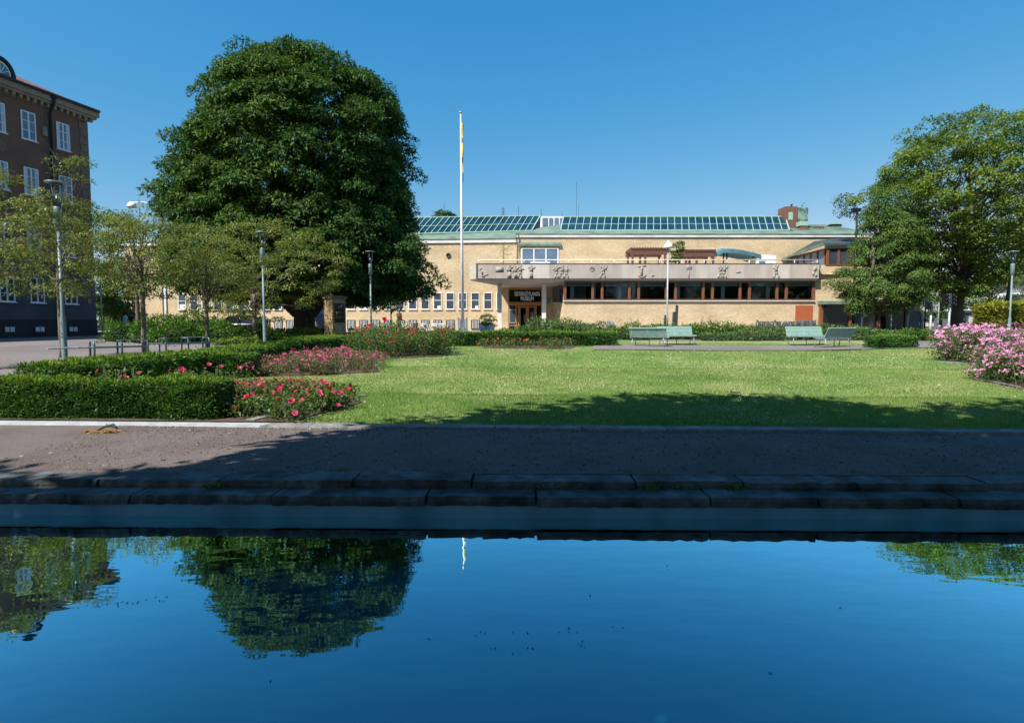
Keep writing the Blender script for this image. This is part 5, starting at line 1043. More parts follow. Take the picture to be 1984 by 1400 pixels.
# ---- rose beds
def rose_bed(name, label, poly, hf, nclump, nleaf, L, leafm, flm, nfl, fs, spread=.22, cat='rose bed', petals=9, top_bias=.6, stems=True, clus=1):
    xs, ys = [p[0] for p in poly], [p[1] for p in poly]; cx, cy = sum(xs) / len(xs), sum(ys) / len(ys)
    t_ = thing(name, label, cat, (cx, cy, zt(cx, cy)))
    pts = []
    while len(pts) < nclump:
        x, y = rng.uniform(min(xs), max(xs), 200), rng.uniform(min(ys), max(ys), 200); k = inside(poly, x, y); pts += list(zip(x[k], y[k]))
    pts = np.array(pts[:nclump]); g = np.array([zt(x, y) for x, y in pts]); h = np.array([hf(x, y) for x, y in pts]) * rng.uniform(.75, 1.15, nclump)
    idx = np.repeat(np.arange(nclump), nleaf); N = len(idx); hh = rng.uniform(.0, 1.0, N) ** .9; rad = spread * (.6 + .6 * np.sin(np.clip(hh, 0, 1) * 2.6)) * rng.uniform(.2, 1.1, N); th = rng.uniform(0, 6.283, N)
    p = np.stack([pts[idx, 0] + rad * np.cos(th), pts[idx, 1] + rad * np.sin(th), g[idx] + .05 + hh * h[idx]], 1)
    ax = np.stack([np.cos(th), np.sin(th), 0 * th], 1) * .8 + rng.normal(0, .5, (N, 3)) + np.array([0, 0, .1]); nm = np.array([0, 0, 1.]) + rng.normal(0, .6, (N, 3))
    V, _ = leaf_arrays(p, ax, nm, L * rng.uniform(.6, 1.25, N), L * .62, .1); foliage('foliage', V, np.clip(rng.normal(.32, .2, N) + (hh - .5) * .35 + rng.normal(0, .1, nclump)[idx], 0, 1), M[leafm], t_)
    if stems:
        b = MB()
        for i in range(0, nclump):
            for k in range(2): a = random.uniform(0, 6.28); b.tube([(pts[i, 0], pts[i, 1], g[i]), (pts[i, 0] + spread * .5 * math.cos(a), pts[i, 1] + spread * .5 * math.sin(a), g[i] + h[i] * .6), (pts[i, 0] + spread * .7 * math.cos(a), pts[i, 1] + spread * .7 * math.sin(a), g[i] + h[i])], .006, 4, caps=False)
        b.build('stems', M['twig'], t_)
    Vs, Ts = [], []                                       # blossoms: cupped rosettes, often several together
    fi = rng.integers(0, nclump, nfl); th = rng.uniform(0, 6.283, nfl); rr = spread * rng.uniform(.2, 1.25, nfl); fz = g[fi] + .05 + h[fi] * np.where(rng.uniform(0, 1, nfl) < top_bias, rng.uniform(.85, 1.12, nfl), rng.uniform(.25, .9, nfl))
    c = np.stack([pts[fi, 0] + rr * np.cos(th), pts[fi, 1] + rr * np.sin(th), fz], 1)
    if clus > 1: hd = rng.integers(0, max(1, nfl // clus), nfl); c = c[hd] + rng.normal(0, fs * .85, (nfl, 3)) * np.array([1, 1, .7]); th = th[hd]
    face = nrmz(np.stack([np.cos(th) * .8, np.sin(th) * .8 - .45, .9 + 0 * th], 1) + rng.normal(0, .3, (nfl, 3))); size = fs * rng.uniform(.55, 1.25, nfl); ft = rng.normal(.4, .25, nfl)
    e1 = nrmz(np.cross(face, sph(nfl))); e2 = np.cross(face, e1)
    for ring, (np_, tilt, sc) in enumerate(((petals - 4, .35, 1.0), (4, 1.1, .7))):
        for k in range(np_):
            a = 6.283 * (k + .4 * ring) / np_; rad_ = e1 * math.cos(a) + e2 * math.sin(a); V, _ = leaf_arrays(c, rad_ + face * tilt, face - rad_ * tilt, size * .62 * sc, size * .66 * sc, -.12); Vs.append(V); Ts.append(np.clip(ft + rng.normal(0, .12, nfl), 0, 1))
    foliage('blossom', np.concatenate(Vs), np.concatenate(Ts), M[flm], t_); return t_
rose_bed('rose_bed', 'low bed of hot pink roses between front hedge end and lawn', [(x - .08, y - .06) for x, y in BED_A], lambda x, y: .31, 150, 150, .062, 'rose', 'pinkfl', 260, .10, .24)
rose_bed('rose_bed', 'dense bed of small dusty pink roses along the yew hedge', BED_B, lambda x, y: .35 + .04 * math.sin(x), 230, 120, .06, 'roseo', 'mauvefl', 1500, .062, .30, petals=8, clus=4)
rose_bed('rose_bush', 'tall rose bushes with deep red blooms at the hedge corner', BED_C, lambda x, y: .98 + .2 * math.sin(x * 2.1), 110, 230, .085, 'rose', 'redfl', 85, .17, .42, cat='rose bush', top_bias=.5)
rose_bed('rose_bed', 'thin row of coral roses before the low clipped hedge', BED_D, lambda x, y: .38, 55, 50, .075, 'rose', 'coralfl', 36, .115, .25)
rose_bed('rose_bed', 'pale pink rose mass by the short hedge and lime tree', BED_E, lambda x, y: .98 - .012 * (x - 13) ** 2 * .3, 150, 190, .08, 'rose', 'palefl', 6200, .075, .44, petals=8, top_bias=.42, clus=7)
rose_bed('rose_bed', 'pale pink rose mass spilling to the lawn at the right edge', BED_F, lambda x, y: .86 + .05 * math.sin(3 * x), 90, 230, .065, 'rose', 'palefl', 5400, .060, .40, petals=8, top_bias=.40, clus=7)
# scattered pink roses rising behind the front hedge
rose_bed('rose_bush', 'few straggling rose stems poking up behind the front hedge', [(-8.0, 9.75), (-4.4, 9.75), (-4.4, 10.3), (-8.0, 10.3)], lambda x, y: .68, 34, 60, .062, 'rose', 'pinkfl', 14, .085, .2, cat='rose bush', top_bias=.9)
# stone edging by the beds
def edging(label, pts, wd, h):
    b = MB()
    for (u0, v0), (u1, v1) in zip(pts[:-1], pts[1:]):
        p, q = G(u0, v0), G(u1, v1); d = (q - p).normalized(); s_ = Vector((-d.y, d.x, 0)) * wd; n = max(1, int((q - p).length / .5))
        for i in range(n):
            a_, c_ = p.lerp(q, i / n + .01), p.lerp(q, (i + 1) / n - .01); dz = random.uniform(0, .015)
            b.prism([(a_.x, a_.y, a_.z - .1), (c_.x, c_.y, c_.z - .1), (c_.x + s_.x, c_.y + s_.y, c_.z - .1), (a_.x + s_.x, a_.y + s_.y, a_.z - .1)], (0, 0, .1 + h + dz))
    tag(b.build('edging', M['oldstone']), label, kind='structure')
edging('flat stone edging beside the hot pink roses', [(492, 818), (560, 802), (640, 783), (712, 768)], .16, .03)
edging('stone edging at the right rose bed', [(1872, 733), (1915, 741), (1990, 757)], .14, .035)
edging('low stone edging by the pink rose mass', [(1812, 703), (1832, 704), (1870, 706), (1905, 709)], .16, .05)
edging('white kerb stones before the dark shrubbery', [(205, 664), (250, 667), (300, 670), (380, 673), (460, 676), (505, 673)], .2, .05)
b = MB()                                                 # the dry frond dropped on the kerb
p = G(190, 836)
t_ = thing('dry_leaf', 'dry brown leaf clump dropped against the pale kerb', 'dead leaf', (p.x, p.y, .29))
for i in range(26):
    a = random.uniform(-.5, .5); x0 = p.x + random.uniform(-.26, .26); b.tube([(x0, p.y - .03, .31), (x0 + .12 * math.cos(a), p.y - .04 + random.uniform(-.05, .03), .35 + random.uniform(-.03, .05)), (x0 + .24 * math.cos(a), p.y - .05, .31 + random.uniform(0, .05))], [.012, .016, .004], 5)
b.build('frond', M['dry'], t_)
b = MB(); b.tube([(p.x - .02, p.y - .02, .36), (p.x + .1, p.y, .43), (p.x + .22, p.y, .45), (p.x + .28, p.y, .40), (p.x + .27, p.y - .02, .33)], [.012, .02, .028, .02, .012], 6); b.build('leaf_stalk', mat('dark_stalk', (.05, .055, .04), .8), t_)

# ================================================================== STREET FURNITURE AND SMALL THINGS
# ---- lamps with clear conical heads
def park_lamp():
    t_ = thing('park_lamp', '', 'street lamp'); H = 5.0
    b = MB(); b.lathe([(.115, 0), (.115, .05), (.08, .08), (.072, .1), (.072, 1.25), (.047, 1.35), (.044, 3.7)], (0, 0, 0), 14); b.build('pole', M['grnmetal'], t_)
    b = MB(); b.lathe([(.05, 3.68), (.10, 3.72), (.10, 4.25), (.08, 4.3)], (0, 0, 0), 14); b.build('lamp_housing', M['grnmetal'], t_)
    b = MB(); b.lathe([(.085, 4.3), (.16, 4.92)], (0, 0, 0), 14); b.build('lamp_shade', glass_mat('lamp_glass', (.85, .9, .9), 1.35), t_)
    b = MB()
    for k in range(3): a = 2.1 * k + .4; b.tube([(.05 * math.cos(a), .05 * math.sin(a), 4.28), (.10 * math.cos(a), .10 * math.sin(a), 4.55), (.15 * math.cos(a), .15 * math.sin(a), 4.93)], .014, 5)
    b.lathe([(.03, 4.28), (.045, 4.4), (.02, 4.62)], (0, 0, 0), 8); b.build('lamp_strut', M['steel'], t_)
    b = MB(); b.lathe([(.02, 4.99), (.26, 4.955), (.265, 4.94), (.02, 4.93)], (0, 0, 0), 18); b.build('lamp_cap', M['greym'], t_)
    return t_
lp = park_lamp(); gl_ = 'grey green park lamps with conical glass heads'
lamps = [(126, 700, 15.6, 'tall nearest park lamp standing among the young trees'), (513.5, 672, 24.4, 'park lamp between the broad young tree and brick pillar'), (719.5, 650, 30.4, 'park lamp behind the red rose bushes'), (1954, 660, 31.2, 'park lamp before the tall yellow green hedge')]
for i, (u, v, Y, lab) in enumerate(lamps):
    o = lp if i == 0 else copy_tree(lp); x = X(u, Y, v); o.location = (x, Y, zt(x, Y)); o['label'] = lab; o['group'] = gl_
# ---- other lamps, masts and signals
def pole_thing(name, label, cat, u, v0, v1, Y, r0, r1, m, ubot=None):
    p0, p1 = P(ubot or u, v0, Y), P(u, v1, Y); p0.z = zt(p0.x, min(Y, 60)); t_ = thing(name, label, cat, tuple(p0)); b = MB(); p1.x = p0.x
    b.tube([p0, p0.lerp(p1, .25), p1], [r0, r0 * .9, r1], 10); b.build('pole', m, t_); return t_, p0, p1
t_, p0, p1 = pole_thing('street_lamp', 'tall white street lamp with a curved arm and dome head', 'street lamp', 323, 612, 440, 40, .12, .07, M['white'])
b = MB(); a_ = p1; hz = P(258, 392, 40); n = 8
arc = [a_, Vector((a_.x - .05, 40, P(0, 420, 40).z)), Vector((a_.x - .25, 40, P(0, 405, 40).z)), Vector((a_.x - .7, 40, P(0, 396, 40).z)), Vector((a_.x - 1.3, 40, P(0, 392, 40).z)), Vector((hz.x, 40, hz.z))]
b.tube(arc, [.07, .06, .05, .045, .04, .04], 8); b.build('arm', M['white'], t_)
b = MB(); b.lathe([(.03, .06), (.12, .02), (.26, -.12), (.34, -.34), (.32, -.36), (.05, -.36)], (hz.x - .1, 40, hz.z), 18); b.build('lamp_shade', M['white'], t_)
t_, p0, p1 = pole_thing('street_lamp', 'slim street lamp with a white bell shade before the balcony', 'street lamp', 1292, 640, 480, 38, .062, .042, M['greym'])
b = MB(); b.lathe([(.03, .5), (.07, .45), (.06, .36), (.16, .30), (.28, .14), (.33, .0), (.30, -.02), (.05, .0)], tuple(p1), 18); b.build('lamp_shade', M['white'], t_)
t_, p0, p1 = pole_thing('floodlight_mast', 'thin dark floodlight mast at the right end of the museum', 'mast', 1652, 640, 403, 45.5, .11, .07, M['blackm'])
b = MB(); b.box(p1.x - .42, p1.x - .1, p1.y - .15, p1.y + .15, p1.z - .35, p1.z - .02); b.box(p1.x + .08, p1.x + .26, p1.y - .12, p1.y + .12, p1.z - .28, p1.z - .02); b.build('floodlight', M['blackm'], t_)
t_, p0, p1 = pole_thing('street_lamp', 'small black street lamp by the grey arched panel', 'street lamp', 1791, 640, 578, 50, .07, .05, M['blackm'])
b = MB(); b.lathe([(.05, 0), (.16, .45), (.2, .5), (.03, .58)], tuple(p1), 12); b.build('lamp_shade', M['greym'], t_)
t_, p0, p1 = pole_thing('street_lamp', 'short white lamp post beside the museum wing corner', 'street lamp', 317, 606, 566, 50, .06, .06, M['white'])
b = MB(); b.tube([p1, p1 + Vector((-.05, 0, .3)), p1 + Vector((.15, 0, .5))], .06, 8); b.build('lamp_head', M['white'], t_)
t_, p0, p1 = pole_thing('street_lamp', 'thin pale lamp post at the brown building corner', 'street lamp', 198, 632, 568, 47, .05, .045, M['greym'])
b = MB(); b.lathe([(.04, 0), (.12, .1), (.12, .22), (.02, .3)], tuple(p1), 10); b.build('lamp_shade', M['greym'], t_)
def flag_pole():
    Y = 52.0; p0 = P(896.5, 640, Y); p0.z = zt(p0.x, Y) + .1; p1 = P(892.5, 221, Y); t_ = thing('flagpole', 'tall white flagpole with a narrow blue and yellow pennant', 'flagpole', tuple(p0)); b = MB()
    b.tube([p0, p0.lerp(p1, .5), p1], [.15, .12, .055], 12); b.build('pole', M['white'], t_)
    b = MB(); b.lathe([(.02, 0), (.10, .06), (.12, .14), (.08, .22), (.01, .28)], tuple(p1), 12); b.build('finial', mat('gilt', (.5, .36, .1), .3, metal=.6), t_)
    b = MB()
    for dx in (-.36, .36): b.box(p0.x + dx - .06, p0.x + dx + .06, Y - .1, Y + .1, p0.z - .1, Z(615, Y))
    b.box(p0.x - .3, p0.x + .3, Y - .05, Y + .05, p0.z + .1, p0.z + .25); b.build('support_bracket', M['bluem'], t_)
    b = MB(); vs = []
    for i in range(25):
        k = i / 24; z = Z(238, Y) + (Z(352, Y) - Z(238, Y)) * k; wd = .14 * (1 - k) + .06; ox = p1.x + .06 + .10 * k + .02 * math.sin(k * 17)
        vs += [(ox + wd * j / 3, Y - .10 - .03 * math.sin(k * 13 + j * 1.5), z - .06 * j) for j in range(4)]
    b.add(vs, [(i * 4 + j, i * 4 + j + 1, (i + 1) * 4 + j + 1, (i + 1) * 4 + j) for i in range(24) for j in range(3)])
    o = b.build('pennant', [mat('pennant_blue', (.03, .12, .32), .8), mat('pennant_yellow', (.85, .62, .06), .8)], t_)
    o.data.polygons.foreach_set('material_index', [1 if (i // 3) % 8 < 6 and i % 3 < 2 and i < 60 else 0 for i in range(72)])
    return t_
flag_pole()
# ---- traffic signals
def signal(label, u, v_top, v_base, Y, heads, hh=(22, 9)):
    t_, p0, p1 = pole_thing('traffic_signal', label, 'traffic light', u, v_base, v_top, Y, .075, .07, M['greym'])
    for du, vt, vb, lit in heads:
        x = X(u + du, Y, vt); z1, z0 = Z(vt, Y), Z(vb, Y); b = MB(); b.box(x - .14, x + .14, Y - .12, Y + .12, z0, z1); hd = b.build('signal_head', M['blackm'], t_)
        b = MB(); sg = 1 if du > 0 else -1; b.box(x - sg * .24 - .02, x - sg * .24 + .06, Y - .14, Y + .14, z0 - .03, z1 + .03); b.build('backing_plate', M['bluem'], hd)
        for k in range(3):
            zc = z0 + (z1 - z0) * (k + .5) / 3; b = MB(); b.lathe([(.09, -.05), (.10, -.05), (.10, -.22), (.085, -.22), (.085, -.06)], (x, Y - .08, zc), 12, 'Y'); b.build('visor', M['blackm'], hd)
        if lit:
            b = MB(); b.lathe([(.085, 0), (.05, -.05), (.01, -.06)], (x, Y - .13, z1 - (z1 - z0) / 6), 12, 'Y'); m_ = mat('red_signal', (.8, .08, .03), .4); m_.node_tree.nodes['Principled BSDF'].inputs['Emission Color'].default_value = (1, .12, .03, 1); m_.node_tree.nodes['Principled BSDF'].inputs['Emission Strength'].default_value = 1.5; b.build('lens', m_, hd)
        b = MB(); b.box(min(x, p1.x), max(x, p1.x) + .02, Y - .03, Y + .03, z0 + .02, z0 + .08); b.build('bracket', M['greym'], t_)
signal('grey traffic signal pole with two black heads facing apart', 1837.5, 592, 648, 39.5, [(-6, 570, 592, False), (8, 570, 592, False)])
signal('grey traffic signal pole with one turned head', 1802, 601, 646, 40, [(-3.4, 585, 600, False)])
signal('traffic signal with a lit red lamp before the shop window', 1669.5, 590, 638, 43.6, [(4.5, 581.5, 595, True)])
t_, p0, p1 = pole_thing('sign_post', 'post with an orange yellow downward triangle sign', 'sign', 1726, 638, 591, 44.5, .05, .045, M['greym'])
b = MB(); x = X(1722.5, 44.4); z1, z0 = Z(597, 44.4), Z(612, 44.4); b.prism([(x - .14, 44.38, z1), (x + .14, 44.38, z1), (x, 44.38, z0)], (0, .03, 0)); b.build('sign_panel', mat('sign_orange', (.62, .25, .06), .6), t_)
pole_thing('post', 'thin dark grey post on the verge by the signals', 'post', 1816.5, 645, 586, 41.5, .055, .05, M['grnmetal'])
t_, p0, p1 = pole_thing('direction_sign', 'slatted grey back of a road sign on a post', 'sign', 1918.5, 644, 596, 45, .05, .05, M['greym'])
b = MB(); b.box(X(1911.5, 45), X(1926, 45), 44.9, 44.95, Z(612, 45), Z(595, 45)); o = b.build('sign_panel', M['greym'], t_)
b = MB()
for k in range(6): z = Z(612, 45) + (Z(595, 45) - Z(612, 45)) * (k + .5) / 6; b.box(X(1911, 45), X(1926.5, 45), 44.86, 44.899, z - .03, z + .03)
b.build('sign_rib', M['steel'], o)
# grey arched panel
Y = 42.5; t_ = thing('arched_panel', 'grey round topped display panel at the street corner', 'panel', (X(1773.5, Y), Y, zt(30, Y))); b = MB(); x0, x1 = X(1759.5, Y), X(1787.5, Y); cxa, r_ = (x0 + x1) / 2, (x1 - x0) / 2; zs = Z(614, Y)
ar = [(x0, Y, zt(30, Y))] + [(cxa - r_ * math.cos(math.pi * k / 16), Y, zs + r_ * math.sin(math.pi * k / 16)) for k in range(17)] + [(x1, Y, zt(30, Y))]
b.tube(ar, .085, 6); b.build('frame', mat('panel_rim', (.16, .24, .28), .5), t_)
b = MB(); b.prism([(p[0], Y + .02, p[2]) for p in ar], (0, .06, 0)); b.build('panel', mat('panel_face', (.035, .05, .065), .35, (.05, .065, .08), 1.5), t_)
# poster pillar, street bench, bus shelter
Y = 47; t_ = thing('poster_pillar', 'white poster kiosk with a colourful print by the street', 'kiosk', (X(1912, Y), Y, zt(40, Y))); b = MB(); b.box(X(1902, Y), X(1921, Y), Y, Y + .4, zt(40, Y), Z(611, Y)); b.build('body', M['white'], t_)
pm = mat('poster_print', (.72, .74, .74), .6, (.10, .45, .50), 2.6, lo=.5, hi=.54, col3=(.60, .08, .10), s3=3.1); b = MB(); b.box(X(1903, Y), X(1920, Y), Y - .02, Y - .003, Z(633, Y), Z(613, Y)); b.build('poster', pm, t_)
Y = 41.5; t_ = thing('street_bench', 'dark street bench with high back near the low hedge', 'bench', (X(1897, Y), Y, zt(38, Y))); b = MB(); zb__ = zt(38, Y); x0, x1 = X(1885, Y), X(1912, Y)
for k in range(3): b.box(x0, x1, Y + .1, Y + .14, zb__ + .5 + k * .14, zb__ + .6 + k * .14)
b.build('backrest', M['blackm'], t_); b = MB(); b.box(x0, x1, Y - .4, Y + .05, zb__ + .40, zb__ + .45); b.build('seat', M['blackm'], t_)
for xx in (x0 + .08, x1 - .14): b = MB(); b.box(xx, xx + .06, Y - .38, Y + .12, zb__, zb__ + .4); b.build('leg', M['blackm'], t_)
Y = 44; t_ = thing('utility_cabinet', 'grey cabinet with white lid beside the poster kiosk', 'cabinet', (X(1910, Y), Y, zt(40, Y))); b = MB(); b.box(X(1901.5, Y), X(1917, Y), Y, Y + .6, zt(40, Y), Z(639, Y)); b.build('body', M['grnmetal'], t_); b = MB(); b.box(X(1900, Y), X(1924, Y), Y - .1, Y + .7, Z(639, Y) + .002, Z(636.5, Y)); b.build('lid', M['white'], t_)
# ---- far buildings at the right
def far_house(name, label, u0, u1, v0, Y, dep, wall, roofm, wins, pitched=False, extra=None):
    x0, x1, z1 = X(u0, Y), X(u1, Y), Z(v0, Y); t_ = thing(name, label, 'building', ((x0 + x1) / 2, Y, 1.4)); b = MB(); b.box(x0, x1, Y, Y + dep, 1.2, z1); b.build('wall', wall, t_)
    b = MB()
    if pitched: xm = (x0 + x1) / 2; b.prism([(x0 - .3, Y - .4, z1), (x1 + .3, Y - .4, z1), (xm, Y - .4, z1 + (x1 - x0) * .45)], (0, dep + .6, 0))
    else: b.box(x0 - .2, x1 + .2, Y - .2, Y + dep, z1 + .002, z1 + .3)
    b.build('roof', roofm, t_)
    for (ua, ub, va, vb) in wins:
        b = MB(); xa, xb_ = X(ua, Y), X(ub, Y); za, zb_ = Z(vb, Y), Z(va, Y); s_ = .12
        b.box(xa, xa + s_, Y - .08, Y - .002, za, zb_); b.box(xb_ - s_, xb_, Y - .08, Y - .002, za, zb_); b.box(xa + s_, xb_ - s_, Y - .08, Y - .002, za, za + s_); b.box(xa + s_, xb_ - s_, Y - .08, Y - .002, zb_ - s_, zb_)
        o = b.build('window', M['white'], t_); b = MB(); b.box(xa + s_, xb_ - s_, Y - .03, Y - .004, za + s_, zb_ - s_); b.build('pane', M['dglass'], o)
    return t_
pale = mat('pale_render', (.55, .54, .52), .9, (.48, .47, .46), .4)
far_house('far_building', 'tall pale grey block glimpsed between the street trees', 1770, 1824, 455, 92, 14, pale, M['darkroof'], [(1796 + dx, 1801 + dx, v, v + 14) for dx in (0, 8.5) for v in (524, 545, 566, 588)] + [(1776, 1783, v, v + 14) for v in (500, 545, 566)])
far_house('far_building', 'low brown building with white windows beyond the signals', 1775, 1830, 618, 75, 10, mat('brown_wall', (.16, .12, .10), .9), M['darkroof'], [(1793, 1799, 626, 632), (1801, 1807, 626, 632), (1809, 1816, 626, 632)])
far_house('far_building', 'long low pavilion with a white wall panel across the street', 1868, 1940, 606, 70, 10, mat('grey_wall', (.13, .14, .16), .9), M['darkroof'], [(1889, 1902, 608, 614)]); 
b = MB(); b.box(X(1878, 69.9), X(1900, 69.9), 69.82, 69.99, Z(624, 70), Z(614, 70)); tag(b.build('hoarding', pale), 'plain white hoarding panel on the low pavilion wall', 'panel')
hs_ = far_house('far_house', 'white house with orange corner boards at the far right', 1950, 2010, 560, 72, 9, M['white'], mat('grey_roof', (.09, .10, .115), .8), [(1956, 1966, 572, 580), (1975, 1983, 580, 590)], pitched=True)
b = MB()
for u0, u1, v0, v1 in ((1949.5, 1953.5, 545, 585), (1953.5, 1990, 0, 0)):
    if v0: b.box(X(u0, 71.8), X(u1, 71.8), 71.7, 71.99, Z(v1, 72), Z(v0, 72))
b.build('corner_board', M['owood'], hs_); b = MB(); b.box(X(1951, 71), X(2010, 71), 70.6, 71.9, Z(570, 71), Z(566.5, 71)); b.build('balcony_slab', M['whitestone'], hs_)
b = MB(); b.box(X(1959, 71), X(1967, 71), 71.5, 71.98, Z(586, 71), Z(580, 71)); b.build('balcony_front', mat('green_board', (.06, .12, .06), .8), hs_)
# ---- benches
def park_bench(W):
    t_ = thing('park_bench', '', 'bench'); b = MB(); n = 6
    for k in range(n):                                         # seat slats, slightly dished
        y = -.42 + k * .082; z = .42 - .035 * math.sin(k / (n - 1) * math.pi) + .012 * (n - 1 - k); b.box(-W / 2, W / 2, y, y + .062, z, z + .028)
    b.box(-W / 2, W / 2, -.445, -.423, .435, .475); b.build('seat', M['bench'], t_)
    b = MB(); ta = math.radians(24)
    for k in range(7):
        d = .07 + k * .078; c = Vector((0, .10 + math.sin(ta) * d, .40 + math.cos(ta) * d)); u_ = Vector((0, math.sin(ta), math.cos(ta))); q = Vector((0, math.cos(ta), -math.sin(ta)))
        if k == 6: q = q * 2.2
        b.prism([c + Vector((-W / 2, 0, 0)), c + Vector((W / 2, 0, 0)), c + Vector((W / 2, 0, 0)) + u_ * .058, c + Vector((-W / 2, 0, 0)) + u_ * .058], q * .026)
    b.build('backrest', M['bench'], t_)
    for sx in (-W / 2 + .12, 0, W / 2 - .12):
        b = MB(); b.tube([(sx, -.40, .415), (sx, -.2, .395), (sx, .06, .39), (sx, .13, .44), (sx, .13 + math.sin(ta) * .56, .44 + math.cos(ta) * .53)], .02, 6); b.build('bracket', M['steel'], t_)
    for sx in (-W / 2 + .12, W / 2 - .12):
        for pts in ([(sx, -.36, .42), (sx, -.40, .2), (sx, -.42, 0)], [(sx, .06, .40), (sx, .16, .2), (sx, .22, 0)]): b = MB(); b.tube(pts, .022, 7); b.build('leg', M['steel'], t_)
    b = MB(); b.tube([(0, -.05, .40), (0, -.05, 0)], .018, 6); b.build('leg', M['blackm'], t_)
    return t_
gb = 'mint green slatted park benches on the footpath'
pb = park_bench(1.85)
bspots = [(1311, 668.5, 0.04, 'mint green bench facing us, left pair, set behind its neighbour'), (1258, 672.5, math.pi - .52, 'mint green bench seen from behind, turned left in the left pair'), (1563, 669.5, -.03, 'mint green bench facing us, right pair, beside the lawn shrubs'), (1620, 674.5, math.pi + .38, 'mint green bench seen from behind in the right pair')]
for i, (u, v, rz, lab) in enumerate(bspots):
    o = pb if i == 0 else copy_tree(pb); p = G(u, v); o.location = (p.x, p.y + .1, p.z + .035); o.rotation_euler = (0, 0, rz); o['label'] = lab; o['group'] = gb
# ---- steel benches on the plaza
def steel_bench(name, label, p0, p1, perforated_at):
    """p0, p1: seat ends on the ground"""
    p0, p1 = Vector(p0), Vector(p1); L = (p1 - p0).length; an = math.atan2(p1.y - p0.y, p1.x - p0.x); t_ = thing(name, label, 'bench', tuple(p0), an)
    Mx = Matrix.Translation(p0) @ Matrix.Rotation(an, 4, 'Z'); b = MB(Mx)
    b.box(0, L, -.22, .22, .41, .45); b.build('seat', M['grnmetal'], t_)
    b = MB(Mx); k = 0
    while k * .13 < perforated_at: b.box(-perforated_at + k * .13, -perforated_at + k * .13 + .085, -.2, .2, .415, .44); k += 1
    b.tube([(-perforated_at, -.2, .43), (0, -.2, .43)], .018, 5); b.tube([(-perforated_at, .2, .43), (0, .2, .43)], .018, 5); b.build('slotted_seat', M['greym'], t_)
    for k in range(3):
        x = L * k / 2; b = MB(Mx); b.tube([(x, -.2, 0), (x, -.2, .54), (x, -.15, .60), (x, .15, .60), (x, .2, .54), (x, .2, 0)], .026, 6); b.build('leg', M['grnmetal'], t_)
    b = MB(Mx); b.tube([(L * .5, .2, .62), (L, .2, .62)], .014, 5); b.build('arm_rail', M['greym'], t_)
g0, g1 = P(180, 700, 15.4), P(283, 694, 16.4); steel_bench('steel_bench', 'grey steel bench with slotted seat end by the nearest lamp', (g0.x, 15.4, zt(g0.x, 15.4)), (g1.x, 16.4, zt(g1.x, 16.4)), 1.0)
g0, g1 = P(316, 690, 17.8), P(400, 686, 19.0); steel_bench('steel_bench', 'grey steel bench before the dark shrubbery and slim trunk', (g0.x, 17.8, zt(g0.x, 17.8)), (g1.x, 19.0, zt(g1.x, 19.0)), .55)
# ---- brick monument with bronze relief
Y = 30; p = P(650, 660, Y); zb_ = zt(p.x, Y); t_ = thing('monument', 'square yellow brick memorial pillar with a bronze relief and dark cap', 'monument', (p.x, Y, zb_)); Rm = Matrix.Translation((p.x, Y, 0)) @ Matrix.Rotation(math.radians(-40), 4, 'Z'); hw = .40; zt1m = Z(579, Y)
b = MB(Rm); b.box(-hw, hw, -hw, hw, zb_, zt1m); b.build('pillar', M['brick2'], t_)
b = MB(Rm); b.box(-hw - .07, hw + .07, -hw - .07, hw + .07, zt1m + .002, zt1m + .13); b.box(-hw + .05, hw - .05, -hw + .05, hw - .05, zt1m + .13, zt1m + .17); b.build('cap', mat('cap_sheet', (.10, .075, .07), .5), t_)
b = MB(Rm); b.box(-hw - .1, hw + .1, -hw - .1, hw + .1, zb_ - .1, zb_ + .12); b.build('footing', M['oldstone'], t_)
zr0, zr1 = Z(625, Y), Z(588, Y); b = MB(Rm); b.box(hw, hw + .05, -.30, .32, zr0, zr1); b.smooth = True
for cy, cz, ry, rz_, d in ((0.0, .72, .17, .22, .26), (.05, .5, .22, .2, .2), (0, .25, .26, .24, .22), (.12, .85, .12, .1, .2), (-.15, .4, .1, .25, .14)):
    zc = zr0 + (zr1 - zr0) * cz; n = 10; vs = [(hw + .05 + d, cy, zc)] + [(hw + .05 + d * .75, cy + ry * .6 * math.cos(6.283 * k / n), zc + rz_ * .6 * math.sin(6.283 * k / n)) for k in range(n)] + [(hw + .04, cy + ry * math.cos(6.283 * k / n), zc + rz_ * math.sin(6.283 * k / n)) for k in range(n)]
    b.add(vs, [(0, 1 + k, 1 + (k + 1) % n) for k in range(n)] + [(1 + k, 11 + k, 11 + (k + 1) % n, 1 + (k + 1) % n) for k in range(n)])
b.build('bronze_relief', M['bronze'], t_)
b = MB(Rm); b.box(hw, hw + .02, -.06, .06, Z(648, Y), Z(637, Y)); b.build('plaque', mat('brass', (.42, .29, .15), .5), t_)
